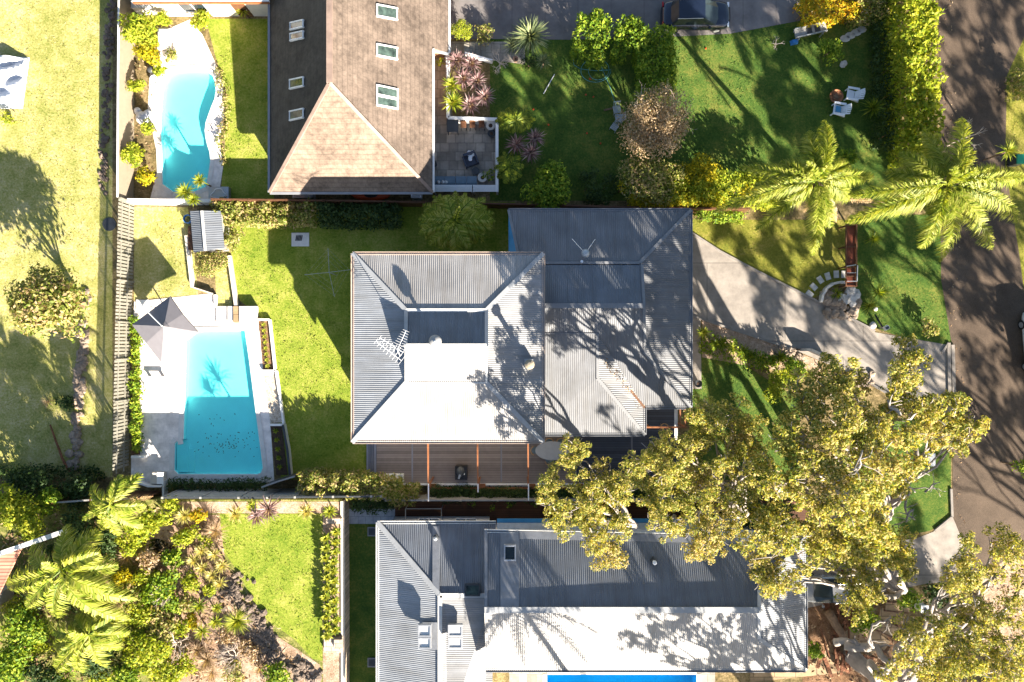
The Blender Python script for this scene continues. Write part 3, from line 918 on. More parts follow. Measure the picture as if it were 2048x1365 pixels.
for xx in (x0+2.5, x0+6, x0+9.5): window(mh, xx, y0+.55, 1.75, 2.4, 2.1, 's', 'dark_metal', 'glass_door'); window(mh, xx, y0+.55, 4.4, 1.2, .9, 's')
for xx in (x0+2.5, x0+6.5): window(mh, xx, y1-.55, 1.6, 1.4, 1.1, 'n')
# roof fittings as things
X,Y,_ = W(872,683,R1)
m = MB(); m.lathe(X, Y, [(.10,R1-.3),(.10,R1+.25),(.16,R1+.27),(.34,R1+.33),(.36,R1+.42),(.27,R1+.54),(.10,R1+.60),(.02,R1+.61)], 20)
t = thing('roof_ventilator', 'round white roof ventilator on the ridge box of the pale hip roof', 'vent', (X,Y,R1-.3)); obj('hood', m, 'vent_grey', t, True)
m = MB(); m.lathe(X, Y, [(.05,R1+.6),(.09,R1+.64),(.02,R1+.68)], 8); obj('knob', m, 'steel', t)
zf = 6.15; X,Y,_ = W(1058,728,zf+.6)
t = thing('flue', 'dark flue with round stone coloured cowl near the right edge of the pale hip roof', 'flue', (X,Y,zf-.3))
m = MB(); m.rbox(X,Y,zf-.35,zf+.25,.5,.5); obj('flashing', m, 'cap_grey', t)
m = MB(); m.lathe(X,Y,[(.14,zf),(.14,zf+1.7)],12); obj('pipe', m, 'dark_metal', t)
m = MB(); m.lathe(X,Y,[(.14,zf+1.68),(.26,zf+1.72),(.28,zf+1.86),(.12,zf+1.98),(.02,zf+2.0)],12); obj('cowl', m, 'cowl_stone', t)
# TV antenna
za = 8.6; X,Y,_ = W(806,692,za)
t = thing('antenna', 'white television antenna on a mast at the left end of the ridge box', 'antenna', (X,Y,6.3))
m = MB(); m.tube([(X,Y,6.2),(X,Y,za+.1)], .022, 6); obj('mast', m, 'steel', t)
m = MB()
def boom(ca, cb, z, n, l0, l1):
    A_ = Vector(W(*ca, z)); B_ = Vector(W(*cb, z)); m.beam(A_, B_, .022, .022)
    dd = (B_-A_).normalized(); nn = Vector((-dd.y, dd.x, 0))
    for i in range(n):
        f = i/(n-1); p = A_.lerp(B_, f); l = l0+(l1-l0)*f
        m.beam(p-nn*l/2, p+nn*l/2, .012, .012)
boom((795,700), (812,662), za, 9, .75, .35)
boom((752,683), (803,722), za-.35, 9, .35, .6)
boom((760,676), (806,705), za-.2, 7, .3, .5)
m.beam(W(795,700,za), W(800,712,za-.35), .03, .03)
obj('boom', m, 'white_paint', t)

# ---- street side wing ---------------------------------------------
E2=3.1; I2=3.85; G2=4.85
wg = thing('house_wing', 'lower house wing with grey corrugated roofs dappled by tree shade beside the pale hip roof', 'house', (*W(1230,640,E2)[:2], 0))
A=(1017,420,E2);B=(1382,420,E2);Cc=(1382,816,E2);Cv=(1290,816,E2)
a=(1040,526,I2);b=(1279,526,I2)
bb=(1288,704,I2)
r = MB()
rp(r,[A,a,b,B],0)
rp(r,[(1017,420,E2),(1017,520,E2),a],3)
# right slope
rp(r,[B,b,bb,Cc],1)
# gablet over the wing
g0=(1060,530,I2+.02); g1=(1284,530,I2+.02); g2=(1288,612,G2); g3=(1060,612,G2)
rp(r,[g0,g3,g2,g1],2)
rp(r,[g3,(1060,704,I2+.02),(1290,704,I2+.02),g2],4)
rp(r,[g1,g2,(1290,704,I2+.02)],5,.03)
# lower hip to the south east
rp(r,[(1195,700,I2),(1290,816,E2),(1382,816,E2),bb],4)
# projecting hip towards the deck
P0=(1195,668,I2+.42); P1=(1195,757,I2-.03)
rp(r,[(1060,668,I2+.42),(1060,870,E2),(1290,870,E2),P1,P0],4)
rp(r,[P0,P1,(1290,816,E2)],6); rp(r,[P1,(1290,870,E2),(1290,816,E2)],6)
roof = obj('roof', r, ['roof_wing_x','roof_wing_y','roof_shaded_x','awning_blue','roof_wing_x','cap_grey','roof_wing_y'], wg)
cap(roof,B,b,.2,'wing_cap'); cap(roof,A,a,.16,'wing_cap'); cap(roof,a,b,.16,'wing_cap'); cap(roof,g3,g2,.3,'wing_cap'); cap(roof,g1,g2,.16,'wing_cap'); cap(roof,g2,(1290,704,I2),.16,'wing_cap')
cap(roof,bb,Cc,.2,'wing_cap'); cap(roof,P1,(1290,870,E2),.2,'wing_cap'); cap(roof,P0,P1,.16,'wing_cap')
cap(roof,(1087,668,I2+.42),(1195,668,I2+.42),.06,'wing_cap')
m=MB(); m.beam(Vector(W(1197,700,I2+.1)), Vector(W(1289,816,E2+.05)), .14, .03); obj('valley_gutter', m, 'dark_timber', roof)
for p,q in ((A,B),(B,Cc),(Cc,Cv),(Cv,(1290,870,E2)),((1290,870,E2),(1087,870,E2))): gutter(roof,p,q,'gutter_grey')
xa,ya,_=W(*A); xb,yb,_=W(*Cc); xc,_,_=W(1290,870,E2); _,yc,_=W(1290,870,E2)
wbox(wg, xa+.4, xb-.4, yb+.4, ya-.4, 0, E2-.12, 'render_cream')
wbox(wg, W(1087,0,E2)[0]-.3, xc-.4, yc+.6, yb+.4-.003, 0, E2-.12, 'render_cream')
for yy in (6.0, 2.4): window(wg, xb-.4, yy, 1.5, 1.8, 1.2, 'e')
door(wg, xb-.4, -.5, 'e', 0, 1.0); window(wg, xb-1.8, yb+.4, 1.5, 1.3, 1.2, 's'); window(wg, xc-2.6, yc+.6, 1.7, 3.0, 2.1, 's', 'dark_metal', 'glass_door')
for xx in (1.5, 4.5, 7.5): window(wg, xx, ya-.4, 1.7, 1.2, .8, 'n')
X,Y,_ = W(1171,507,4.4)
t = thing('vent_cowl', 'grey whirlybird vent with two thin prongs on the shaded top roof', 'vent', (X,Y,3.5))
m=MB(); m.lathe(X,Y,[(.1,3.5),(.1,4.2),(.2,4.25),(.27,4.4),(.2,4.56),(.03,4.6)],14); obj('hood', m, 'galv', t, True)
m=MB(); m.tube([(X,Y,4.3), W(1144,478,5.2)], .016, 5); m.tube([(X,Y,4.3), W(1190,479,5.2)], .016, 5); obj('prongs', m, 'white_paint', t)
m=MB(); X,Y,_=W(1163,524,4.0); m.lathe(X,Y,[(.07,3.8),(.07,4.15),(.1,4.16),(.08,4.25)],8)
single('vent_pipe', m, 'white_plastic', 'small white vent pipe just below the whirlybird vent on the shaded roof', 'vent')

# ---- tiled house -----------------------------------------------------
E3=2.4
th = thing('house', 'steep brown tiled house with roof windows at the top of the photo', 'house', (*W(700,150,E3)[:2], 0))
xl=W(540,0,E3)[0]; xr=W(865,0,E3)[0]; ys=W(0,385,E3)[1]; xm=(xl+xr)/2; half=(xr-xl)/2; zr=E3+half; yN=ys+26
ya_=ys+half*.97
r=MB()
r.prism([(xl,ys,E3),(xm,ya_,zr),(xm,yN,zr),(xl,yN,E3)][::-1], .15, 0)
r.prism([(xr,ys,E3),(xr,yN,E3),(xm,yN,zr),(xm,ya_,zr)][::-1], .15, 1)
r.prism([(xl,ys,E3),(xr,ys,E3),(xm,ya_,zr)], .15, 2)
xw=W(897,0,E3-.9)[0]; yw=W(0,107,E3-.9)[1]
r.prism([(xr,yw,E3-.003),(xw,yw,E3-.9),(xw,yN,E3-.9),(xr,yN,E3-.003)], .12, 1)
roof=obj('roof', r, ['tile_shaded','tile_y','tile_x'], th)
def tcap(p,q,w=.26,mat='tile_cap'):
    m=MB(); m.beam(Vector(p)+Vector((0,0,.05)),Vector(q)+Vector((0,0,.05)),w,.09); obj('ridge_cap',m,mat,roof)
tcap((xm,ya_,zr),(xm,yN,zr),.34); tcap((xm,ya_,zr),(xl,ys,E3),.2); tcap((xm,ya_,zr),(xr,ys,E3),.2)
def g3d(p,q,mat,w=.14):
    m=MB(); a_=Vector(p);b_=Vector(q); m.beam(a_,b_,w,.1); obj('gutter',m,mat,roof)
g3d((xl-.06,ys,E3),(xl-.06,yN,E3),'gutter_grey'); g3d((xl,ys-.06,E3),(xr,ys-.06,E3),'gutter_grey'); g3d((xr+.07,ys,E3),(xr+.07,yw-.1,E3),'gutter_white',.12); g3d((xw+.07,yw,E3-.9),(xw+.07,yN,E3-.9),'gutter_white',.12); g3d((xr+.1,yw-.07,E3-.4),(xw,yw-.07,E3-.86),'gutter_grey')
wbox(th, xl+.5, xr-.35, ys+.5, yN-.5, 0, E3-.12, 'face_brick')
wbox(th, xr-.347, xw-.4, yw+.3, yN-.5, 0, 1.45, 'face_brick')
for xx in (-13, -10.5, -7.6): window(th, xx, ys+.5, 1.35, 1.2, .9, 's')
window(th, xr-.35, 11.2, 1.15, 2.0, 1.9, 'e','dark_metal','glass_door'); window(th, xr-.35, 14.2, 1.15, 1.4, 1.3, 'e')
for yy in (12,15,18.5): window(th, xl+.5, yy, 1.3, 1.2, 1.0, 'w')
def onslope(px, py, side):
    # point on the right / left slope seen at that pixel
    s = 1 if side == 'r' else -1
    z = 4.0
    for _ in range(30):
        x,_y,_z = W(px,py,z); z2 = zr - s*(x-xm); z += (z2-z)*.5
    return W(px,py,z)
for (x_0,y_0,x_1,y_1,bl) in ((752,9,794,42,0),(752,88,794,121,0),(752,170,795,220,1)):
    q=[onslope(x_0,y_0,'r'),onslope(x_1,y_0+ (8 if not bl else 9),'r'),onslope(x_1,y_1,'r'),onslope(x_0,y_1-8,'r')]
    ym=[q[3],q[2],q[1],q[0]]
    if not bl: skylight(th, ym, 'gutter_white')
    else:
        mid1=tuple((q[0][i]+q[3][i])/2 for i in range(3)); mid2=tuple((q[1][i]+q[2][i])/2 for i in range(3))
        skylight(th,[mid1,mid2,q[1],q[0]],'gutter_white',blind=True); skylight(th,[q[3],q[2],mid2,mid1],'gutter_white')
for (x_0,y_0,x_1,y_1) in ((582,40,609,62),(582,62,609,84),(581,154,609,180),(581,217,609,243)):
    q=[onslope(x_0,y_0+6,'l'),onslope(x_1,y_0,'l'),onslope(x_1,y_1-6,'l'),onslope(x_0,y_1,'l')]
    skylight(th,[q[3],q[2],q[1],q[0]],'gutter_white')
# house at the very top
xh0=W(265,0,3)[0]; yh=W(0,4,3)[1]; xh1=W(538,0,3)[0]
t=thing('neighbour_house','white roof strip with orange brown fascia at the top edge left of the tiled house','house',(xh0+4,yh+3,0))
m=MB(); m.prism([(xh0,yh,3.0),(xh1,yh,3.0),(xh1,yh+6,4.2),(xh0,yh+6,4.2)],.12); obj('roof',m,'render_white',t)
m=MB(); m.box(xh0,xh1,yh-.06,yh-.002,2.8,3.02); obj('fascia',m,'rust_timber',t)
wbox(t,xh0+.4,xh1-.4,yh+.5,yh+5.8,0,2.85,'render_cream'); window(t,xh0+3,yh+.5,1.4,1.6,1.2,'s'); door(t,xh0+6,yh+.5,'s')

# ---- bottom house --------------------------------------------------
E4=3.5; R4=4.6; E5=5.0; R5=6.5
bh = thing('house', 'long grey corrugated roofed house with roof windows at the bottom of the photo', 'house', (*W(1180,1220,E5)[:2],0))
r=MB()
A=(755,1045,E4); B=(992,1045,E4)
r4=(880,1191,R4); rE=(985,1191,R4)
BOT=1520
rp(r,[A,r4,rE,B],0)
rp(r,[A,(755,BOT,E4),(880,BOT-10,R4),r4],1)
rp(r,[r4,(880,BOT-10,R4),(985,BOT,E4+.1),(985,1192,R4-.01)],2)
# upper long volume with dutch gable
L0=(969,1062,E5); L1=(1612,1075,E5); L2=(1612,1341,E5); L3=(972,1341,E5)
K0=(969,1220,R5); K1=(1518,1220,R5)
rp(r,[L0,K0,K1,(1518,1180,R5-.42),L1],3)
rp(r,[K0,L3,L2,(1518,1278,R5-.62),K1],4)
rp(r,[(1518,1180,R5-.42),(1518,1278,R5-.62),L2,L1],1)
rp(r,[(1518,1181,R5-.42),K1,(1518,1277,R5-.62)],5,.03)
roof=obj('roof',r,['roof_shaded_x','roof_side_y','roof_pale_y','roof_shaded_x','roof_pale_x','cap_grey'],bh)
cap(roof,A,r4,.3); cap(roof,r4,rE,.26,'cap_pale'); cap(roof,r4,(880,BOT,R4),.26,'cap_pale')
cap(roof,K0,K1,.34); cap(roof,(1518,1180,R5-.42),L1,.24); cap(roof,(1518,1278,R5-.62),L2,.24); cap(roof,K1,(1518,1278,R5-.62),.2,'cap_pale'); cap(roof,(1518,1180,R5-.42),K1,.2,'cap_pale')
# flashings beside and above roof windows
for pts in ([(865,1053,E4+.06),(865,1168,R4-.1),(879,1183,R4+.03),(879,1053,E4+.06)],[(1001,1066,E5+.03),(1001,1216,R5),(1038,1216,R5),(1038,1066,E5+.03)],
            [(969,1062,E5+.035),(969,1220,R5+.03),(975,1220,R5+.03),(975,1062,E5+.035)],[(1039,1063,E5+.03),(1039,1078,E5+.16),(1500,1088,E5+.16),(1500,1073,E5+.03)],
            [(843,1245,R4-.26),(843,1300,R4-.26),(875,1300,R4+.02),(875,1245,R4+.02)]):
    m=MB(); P=[Vector(W(*p))+Vector((0,0,.022)) for p in pts]; m.prism(P,.02); obj('flashing',m,'flashing',roof)
for p,q in ((A,B),(A,(755,BOT,E4))): gutter(roof,p,q,'gutter_white')
gutter(roof,L0,L1,'gutter_white'); gutter(roof,L1,L2,'gutter_grey'); gutter(roof,L2,L3,'gutter_grey',.2)
xA,yA,_=W(*A); 
wbox(bh, xA+.5, W(969,0,E4)[0]+.2, -29, yA-.5, 0, E4-.12, 'render_white')
x5a,y5a,_=W(*L0); x5b,y5b,_=W(*L2)
wbox(bh, x5a+.4, x5b-.6, y5b+.5, W(0,1075,E5)[1]-.5, 0, E5-.12, 'render_white')
for xx in (-5.4,-3): window(bh,xx,yA-.5,1.5,1.3,1.2,'n')
for xx in (0,3.6,7.2,10.5,13.5): window(bh,xx,W(0,1075,E5)[1]-.5,3.4,1.8,1.1,'n'); window(bh,xx,y5b+.5,3.0,1.8,1.6,'s')
for yy in (-15,-18): window(bh,x5b-.6,yy,1.6,1.8,1.3,'e')
m=MB(); xq0,yq0,_=W(994,1047,3.6); xq1,yq1,_=W(1480,1058,3.6)
m.prism([(xq0,yq1,3.75),(xq1,yq1,3.75),(xq1,yq0,3.6),(xq0,yq0,3.6)],.08); obj('side_awning',m,'galv',bh)
m=MB(); m.box(xq0,xq1,yq0+.01,yq0+.25,3.45,3.5); obj('blue_strip',m,'awning_blue',bh)
def q4(x0_,y0_,x1_,y1_,z0_,z1_): return [W(x0_,y1_,z1_),W(x1_,y1_,z1_),W(x1_,y0_,z0_),W(x0_,y0_,z0_)]
skylight(bh, q4(1008,1090,1032,1121,E5+.35,E5+.62), 'steel', 'glass', .3)
skylight(bh, q4(930,1168,960,1192,R4-.1,R4+.06), 'dark_metal', 'skylight_glass', .16)
for (yy0,yy1) in ((1247,1271),(1272,1295)):
    skylight(bh,[W(838,yy1,R4+.18),W(864,yy1,R4+.3),W(864,yy0,R4+.3),W(838,yy0,R4+.18)],'steel','blind',.25,.09,'dark')
    skylight(bh,[W(896,yy1,R4+.3),W(925,yy1,R4+.18),W(925,yy0,R4+.18),W(896,yy0,R4+.3)],'steel','blind',.25,.09,'dark')
for (px,py,z,lab) in ((871,1077,E4+.3,'small dark diamond flashed vent on the left roof slope of the bottom house'),(1309,1125,E5+.7,'small white capped vent on the long grey roof')):
    X,Y,_=W(px,py,z+.2); t=thing('roof_vent',lab,'vent',(X,Y,z-.2)); m=MB(); m.rbox(X,Y,z-.25,z+.05,.3,.3,.78); obj('base',m,'dark_metal',t)
    m=MB(); m.lathe(X,Y,[(.08,z),(.08,z+.25),(.13,z+.27),(.12,z+.36),(.02,z+.4)],10); obj('cap',m,'galv' if px<900 else 'white_paint',t)

# ---- brick coloured roof lower left ---------------------------------------
t=thing('shed','pink brown sheet roof shed with a long pale ridge beam at the lower left edge','shed',(*W(5,1150,3.2)[:2],TER))
m=MB(); m.prism([W(-260,1250,3.4),W(-20,1225,3.4),W(42,1098,3.6),W(38,1090,3.6),W(-260,1190,3.6)],.12); obj('roof',m,'pink_sheet',t)
m=MB(); m.beam(W(-60,1128,3.7),W(132,1062,3.7),.28,.16); obj('ridge_beam',m,'gutter_white',t)
m=MB(); m.box(W(-240,0,3)[0],W(-10,0,3)[0],W(0,1215,3)[1],W(0,1190,3)[1],TER,3.1); obj('wall',m,'grey_timber',t)

# ================================================================== DECK
DZ=.45
t=thing('deck','grey boarded deck with side steps along the bottom of the pale roofed house','deck',(*W(1050,925)[:2],0))
def px_box(x0_,y0_,x1_,y1_,z0_,z1_,mb=None):
    mb=mb or MB(); a_=W(x0_,y0_,z1_); b_=W(x1_,y1_,z1_); return mb.box(a_[0],b_[0],b_[1],a_[1],z0_,z1_)
obj('boards',px_box(753,872,1148,966,.1,DZ),'deck_grey',t); obj('boards',px_box(1148.2,872,1356,966,.1,DZ),'deck_navy',t); obj('boards',px_box(1292,800,1352,871.8,.1,DZ),'deck_navy',t)
m=MB(); px_box(733,872,741,952,.0,.16,m); px_box(741.2,872,747,952,0,.28,m); px_box(747.2,872,752.6,952,0,.38,m); obj('side_steps',m,'deck_grey_steps',t)
for xx in (823,1001,1150,1262): obj('board_break',px_box(xx,874,xx+3,965,DZ-.02,DZ+.008),'deck_grey_steps',t)
obj('edge_beam',px_box(752,967,1372,971,.1,DZ+.03),'render_white',t)
t=thing('timber_deck','dark brown sunken deck below the hedge beside the bottom house','deck',(*W(1100,1022)[:2],0))
obj('boards',px_box(790,1003,1640,1049,.0,.12),'deck_brown',t)
t=thing('hand_rail','rectangular steel hand rail on the dark brown deck','rail',(*W(846,1030)[:2],.12))
m=MB(); z_=1.1
P=[W(811,1018,z_),W(883,1018,z_),W(883,1044,z_),W(811,1044,z_)]
for i in range(4): m.tube([P[i],P[(i+1)%4]],.025,6)
for p in P: m.tube([p,(p[0],p[1],.1)],.022,6)
m.tube([W(811,1040,.65),W(883,1040,.65)],.02,6); obj('frame',m,'steel',t)
# pergola beams
for i,(xx,lab,bot) in enumerate(((856,'leftmost rusty pergola beam crossing the grey deck',1003),(955,'middle rusty pergola beam crossing the grey deck',985),(1056,'pergola beam beside the oval table crossing the grey deck',1002))):
    t=thing('pergola_beam',lab,'pergola beam',(*W(xx,900)[:2],DZ),'pergola beams over the grey deck')
    m=MB(); m.beam(W(xx,884,3.2),W(xx+1,bot,3.2),.09,.18); obj('rafter',m,'rust_timber',t)
    m=MB(); q=W(xx+1,972,3.1); m.beam(q,(q[0],q[1],0),.1,.1); obj('post',m,'rust_timber',t)
    m=MB(); m.beam(W(xx+1,968,3.315),W(xx+1,bot,3.315),.07,.04); obj('capping',m,'gutter_white',t)
t=thing('pergola_frame','orange brown pergola corner above the right end of the deck','pergola',(*W(1350,850)[:2],DZ))
m=MB(); m.beam(W(1291,855,2.9),W(1373,855,2.9),.1,.16); m.beam(W(1360,819,2.88),W(1360,857,2.88),.08,.12); m.beam(W(1370,819,2.88),W(1370,857,2.88),.08,.12); obj('beams',m,'rust_timber',t)
m=MB(); m.beam(W(1352,819,2.7),W(1352,880,2.7),.2,.06); obj('pale_board',m,'render_white',t)
m=MB()
for (a_,b_) in ((1372,855),(1300,855)): q=W(a_,b_,2.85); m.beam(q,(q[0],q[1],.4),.1,.1)
obj('posts',m,'rust_timber',t)
m=MB(); X,Y,_=W(1329,855,DZ+.5); t=thing('ring_stool','small round cane ring stool under the orange pergola corner','stool',(X,Y,DZ))
for k in range(24):
    a0=2*PI*k/24; a1=2*PI*(k+1)/24; m.beam((X+.24*math.cos(a0),Y+.24*math.sin(a0),DZ+.5),(X+.24*math.cos(a1),Y+.24*math.sin(a1),DZ+.5),.045,.045)
obj('rim',m,'rattan',t); m=MB()
for k in range(4): a0=PI/4+k*PI/2; m.tube([(X+.2*math.cos(a0),Y+.2*math.sin(a0),DZ+.5),(X+.22*math.cos(a0),Y+.22*math.sin(a0),DZ)],.02,5)
obj('legs',m,'rattan',t)
# timber bench/planter box
t=thing('timber_screen','long orange brown timber box screen along the lower edge of the deck','planter',(*W(1000,974)[:2],0))
m=MB(); 
for k in (857,955,1055,1150): px_box(k+2,968,k+16,977,0,.55,m)
px_box(858,975.5,1372,979,0,.5,m); obj('boards',m,'rust_timber',t)
m=MB(); px_box(857,971.5,1372,975.3,0,.25,m); obj('ledge',m,'render_white',t)
# dining set
X,Y,_=W(1105,902,DZ+.74); t=thing('dining_table','oval grey dining table on the deck below the house eave','table',(X,Y,DZ))
m=MB(); m.lathe(X,Y,[(.02,DZ+.70),(.98,DZ+.70),(1.0,DZ+.72),(1.0,DZ+.74),(.98,DZ+.755),(.02,DZ+.755)],40,1.12,.62); obj('tabletop',m,'table_stone',t,False)
m=MB(); m.lathe(X,Y,[(.3,DZ),(.28,DZ+.05),(.1,DZ+.1),(.1,DZ+.7)],14); obj('pedestal',m,'dark_metal',t)
def rchair(px,py,face,label):
    X,Y,_=W(px,py,DZ+.45); t=thing('dining_chair',label,'chair',(X,Y,DZ),'cane dining chairs around the oval table')
    m=MB(); m.lathe(X,Y,[(.02,DZ+.42),(.23,DZ+.42),(.24,DZ+.45),(.2,DZ+.47),(.02,DZ+.47)],16); obj('seat',m,'cushion',t)
    m=MB()
    for k in range(9):
        a0=face+PI-1.3+2.6*k/9; a1=a0+2.6/9
        for z_,r_ in ((DZ+.78,.29),(DZ+.62,.28)): m.tube([(X+r_*math.cos(a0),Y+r_*math.sin(a0),z_),(X+r_*math.cos(a1),Y+r_*math.sin(a1),z_)],.02,5)
        m.tube([(X+.29*math.cos(a0),Y+.29*math.sin(a0),DZ+.78),(X+.23*math.cos(a0),Y+.23*math.sin(a0),DZ+.44)],.01,4)
    obj('backrest',m,'rattan',t)
    for k in range(4):
        a0=PI/4+k*PI/2; m=MB(); m.tube([(X+.18*math.cos(a0),Y+.18*math.sin(a0),DZ+.42),(X+.22*math.cos(a0),Y+.22*math.sin(a0),DZ)],.018,5); obj('leg',m,'rattan',t)
for (px,py,f,l) in ((1070,901,0,'cane dining chair at the left end of the oval table'),(1098,920,PI/2,'cane dining chair at the lower left side of the oval table'),(1121,920,PI/2,'cane dining chair at the lower right side of the oval table'),
                    (1098,885,-PI/2,'cane dining chair at the upper left side of the oval table'),(1121,885,-PI/2,'cane dining chair at the upper right side of the oval table'),(1142,901,PI,'cane dining chair at the right end of the oval table, under the gum leaves')): rchair(px,py,f,l)
# barbecue with cover
X,Y,_=W(922,947,DZ+.9); t=thing('barbecue','black square barbecue with a crumpled grey cover on the deck','barbecue',(X,Y,DZ))
m=MB(); m.rbox(X,Y,DZ+.15,DZ+.8,.78,.85); m.rbox(X,Y,DZ+.8,DZ+.9,.82,.9,0,0,.94); obj('body',m,'black_metal',t)
m=MB(); m.lathe(X-.02,Y+.12,[(.3,DZ+.9),(.26,DZ+1.0),(.1,DZ+1.12),(.02,DZ+1.14)],9,.9,1.2); obj('cover',m,'dark_metal',t)
m=MB(); m.beam((X-.15,Y-.35,DZ+.93),(X-.05,Y-.05,DZ+1.05),.12,.05); obj('cloth_fold',m,'galv',t)
m=MB(); m.rbox(X+.22,Y-.05,DZ+.9,DZ+.93,.06,.1); obj('gauge',m,'white_paint',t)
m=MB()
for sx in (-1,1):
    for sy in (-1,1): m.beam((X+sx*.33,Y+sy*.36,DZ),(X+sx*.33,Y+sy*.36,DZ+.15),.07,.07)
obj('feet',m,'black_metal',t)
m=px_box(768,950,806,966,DZ,DZ+.45); t=single('planter_box',m,'render_white','cream rendered planter end at the lower left of the deck','planter')

# ================================================================== FENCES, WALLS
def paling_fence(name,label,pts,z0,h,mat,railmat,sp=.15,side=1,rails=(.35,.8),postsp=2.7,pw=.12):
    P=[Vector(W(a,b,z0+h)) for a,b in pts]
    c=P[len(P)//2]; t=thing(name,label,'fence',(c.x,c.y,z0)); m=MB(); rl=MB(); ps=MB()
    for i in range(len(P)-1):
        a,b=P[i],P[i+1]; d=(b-a); L=d.length; d.normalize(); nr=Vector((-d.y,d.x,0))*side
        ang=math.atan2(d.y,d.x); n=int(L/sp)
        for k in range(n):
            p=a+d*(k+.5)*sp; m.rbox(p.x,p.y,z0,z0+h+rnd.uniform(-.02,.02),pw,.02,ang)
        for f in rails:
            q0=a+nr*.035; q1=b+nr*.035; rl.beam((q0.x,q0.y,z0+h*f),(q1.x,q1.y,z0+h*f),.045,.08)
        for k in range(int(L/postsp)+1):
            p=a+d*min(L,k*postsp)+nr*.08; ps.rbox(p.x,p.y,z0-.05,z0+h-.03,.1,.1,ang)
    obj('palings',m,mat,t); obj('rail',rl,railmat,t); obj('posts',ps,railmat,t); return t
def panel_fence(name,label,pts,z0,h,mat,capm,th=.06,postsp=2.4,cat='fence'):
    P=[Vector(W(a,b,z0+h)) for a,b in pts]
    c=P[len(P)//2]; t=thing(name,label,cat,(c.x,c.y,z0)); m=MB(); cp=MB()
    for i in range(len(P)-1):
        a,b=P[i],P[i+1]; zc=z0+h/2
        m.beam((a.x,a.y,zc),(b.x,b.y,zc),th,h); cp.beam((a.x,a.y,z0+h+.02),(b.x,b.y,z0+h+.02),th+.05,.04)
        d=(b-a); L=d.length; d.normalize()
        if postsp:
            for k in range(int(L/postsp)+1):
                p=a+d*k*postsp; m.rbox(p.x,p.y,z0,z0+h+.06,.08+th,.08+th)
    obj('panel',m,mat,t); obj('capping',cp,capm,t); return t
paling_fence('paling_fence','long grey timber paling fence between the left lawn and the umbrella pool',[(237,396),(233,560),(229,720),(225,950)],0,1.85,'pale_paling','pale_paling',.23,1,pw=.15)
panel_fence('panel_fence','smooth cream panel fence beside the curved pool and bamboo',[(238,-20),(236,200),(235,395)],0,1.85,'fence_cream','gutter_white',.05,0)
panel_fence('boundary_wall','pale low wall between the curved pool and the corner lawn',[(254,401),(330,402),(422,402)],0,1.0,'render_white','render_white',.18,0,'wall')
panel_fence('boundary_fence','dark fence behind the long hedge between the tiled house and the pale roofed house',[(424,399),(700,402),(1018,408),(1230,414),(1500,418)],0,1.5,'dark_timber','dark_timber',.05)
panel_fence('boundary_fence','dark capped fence along the bottom of the umbrella pool, above the raised yard',[(325,996),(535,996),(590,995),(762,993),(770,1000)],0,2.55,'grey_timber','dark_metal',.05)
panel_fence('boundary_fence','grey fence top line running behind the palm at the left of the raised yard',[(106,1006),(200,999),(290,998)],0,2.2,'dark_timber','grey_timber',.05)
panel_fence('boundary_fence','thin grey fence below the hedge beside the pergola beams',[(772,1001),(1100,1001),(1500,1004)],0,1.5,'grey_timber','gutter_grey',.05)
panel_fence('return_fence','short dark fence return with a white post beside the pool hedge',[(523,975),(560,962),(590,953)],0,1.7,'dark_metal','grey_timber',.05,0)
panel_fence('retaining_wall','sandstone retaining wall between the planting bed and the shaded grass strip',[(685,1003),(686,1200),(686,1500)],0,TER+.08,'sandstone_blocks','render_cream',.2,0,'wall')
panel_fence('patio_wall','white capped balustrade wall around the stone patio',[(895,108),(896,236),(994,239),(994,384)],0,1.0,'render_white','white_paint',.14,0,'wall')
panel_fence('bed_edge','dark retaining edge beside the driveway above the garden bed',[(1600,700),(1622,700),(1660,717)],0,.7,'black_metal','dark_metal',.12,0,'wall')
panel_fence('low_wall','slim dark low wall beside the lower garden bed of the lawn',[(566,850),(575,900),(580,950)],0,.5,'gutter_white','dark_metal',.1,0,'wall')
t=thing('bed_edging','white edging round the narrow beds between the pool deck and the lawn','edging',(*W(545,740)[:2],0))
for a_,b_ in (((431,590),(432,615)),((540,640),(551,742)),((517,640),(540,640)),((525,742),(552,742)),((553,742),(568,848)),((540,850),(566,850))): 
    m=MB(); m.beam(W(*a_,.12),W(*b_,.12),.14,.24); obj('edge_strip',m,'render_white',t)
t=thing('garden_edging','pale garden edging strips either side of the round ball hedge','edging',(*W(420,560)[:2],0))
for a_,b_ in (((459,512),(474,617)),((374,472),(386,575)),((386,575),(426,588))): m=MB(); m.beam(W(*a_,.15),W(*b_,.15),.22 if a_[0]!=386 else .08,.3); obj('edge_strip',m,'render_cream',t)
sheet('red_mulch',[(518,641),(540,641),(551,742),(527,742)],.05,'mulch'); sheet('pebble_bed',[(528,744),(553,744),(566,845),(541,846)],.05,'pebbles'); sheet('dark_mulch',[(541,852),(564,852),(576,950),(553,950)],.05,'soil')
sheet('mulch_strip',[(262,640),(280,640),(281,915),(263,915)],.05,'mulch')
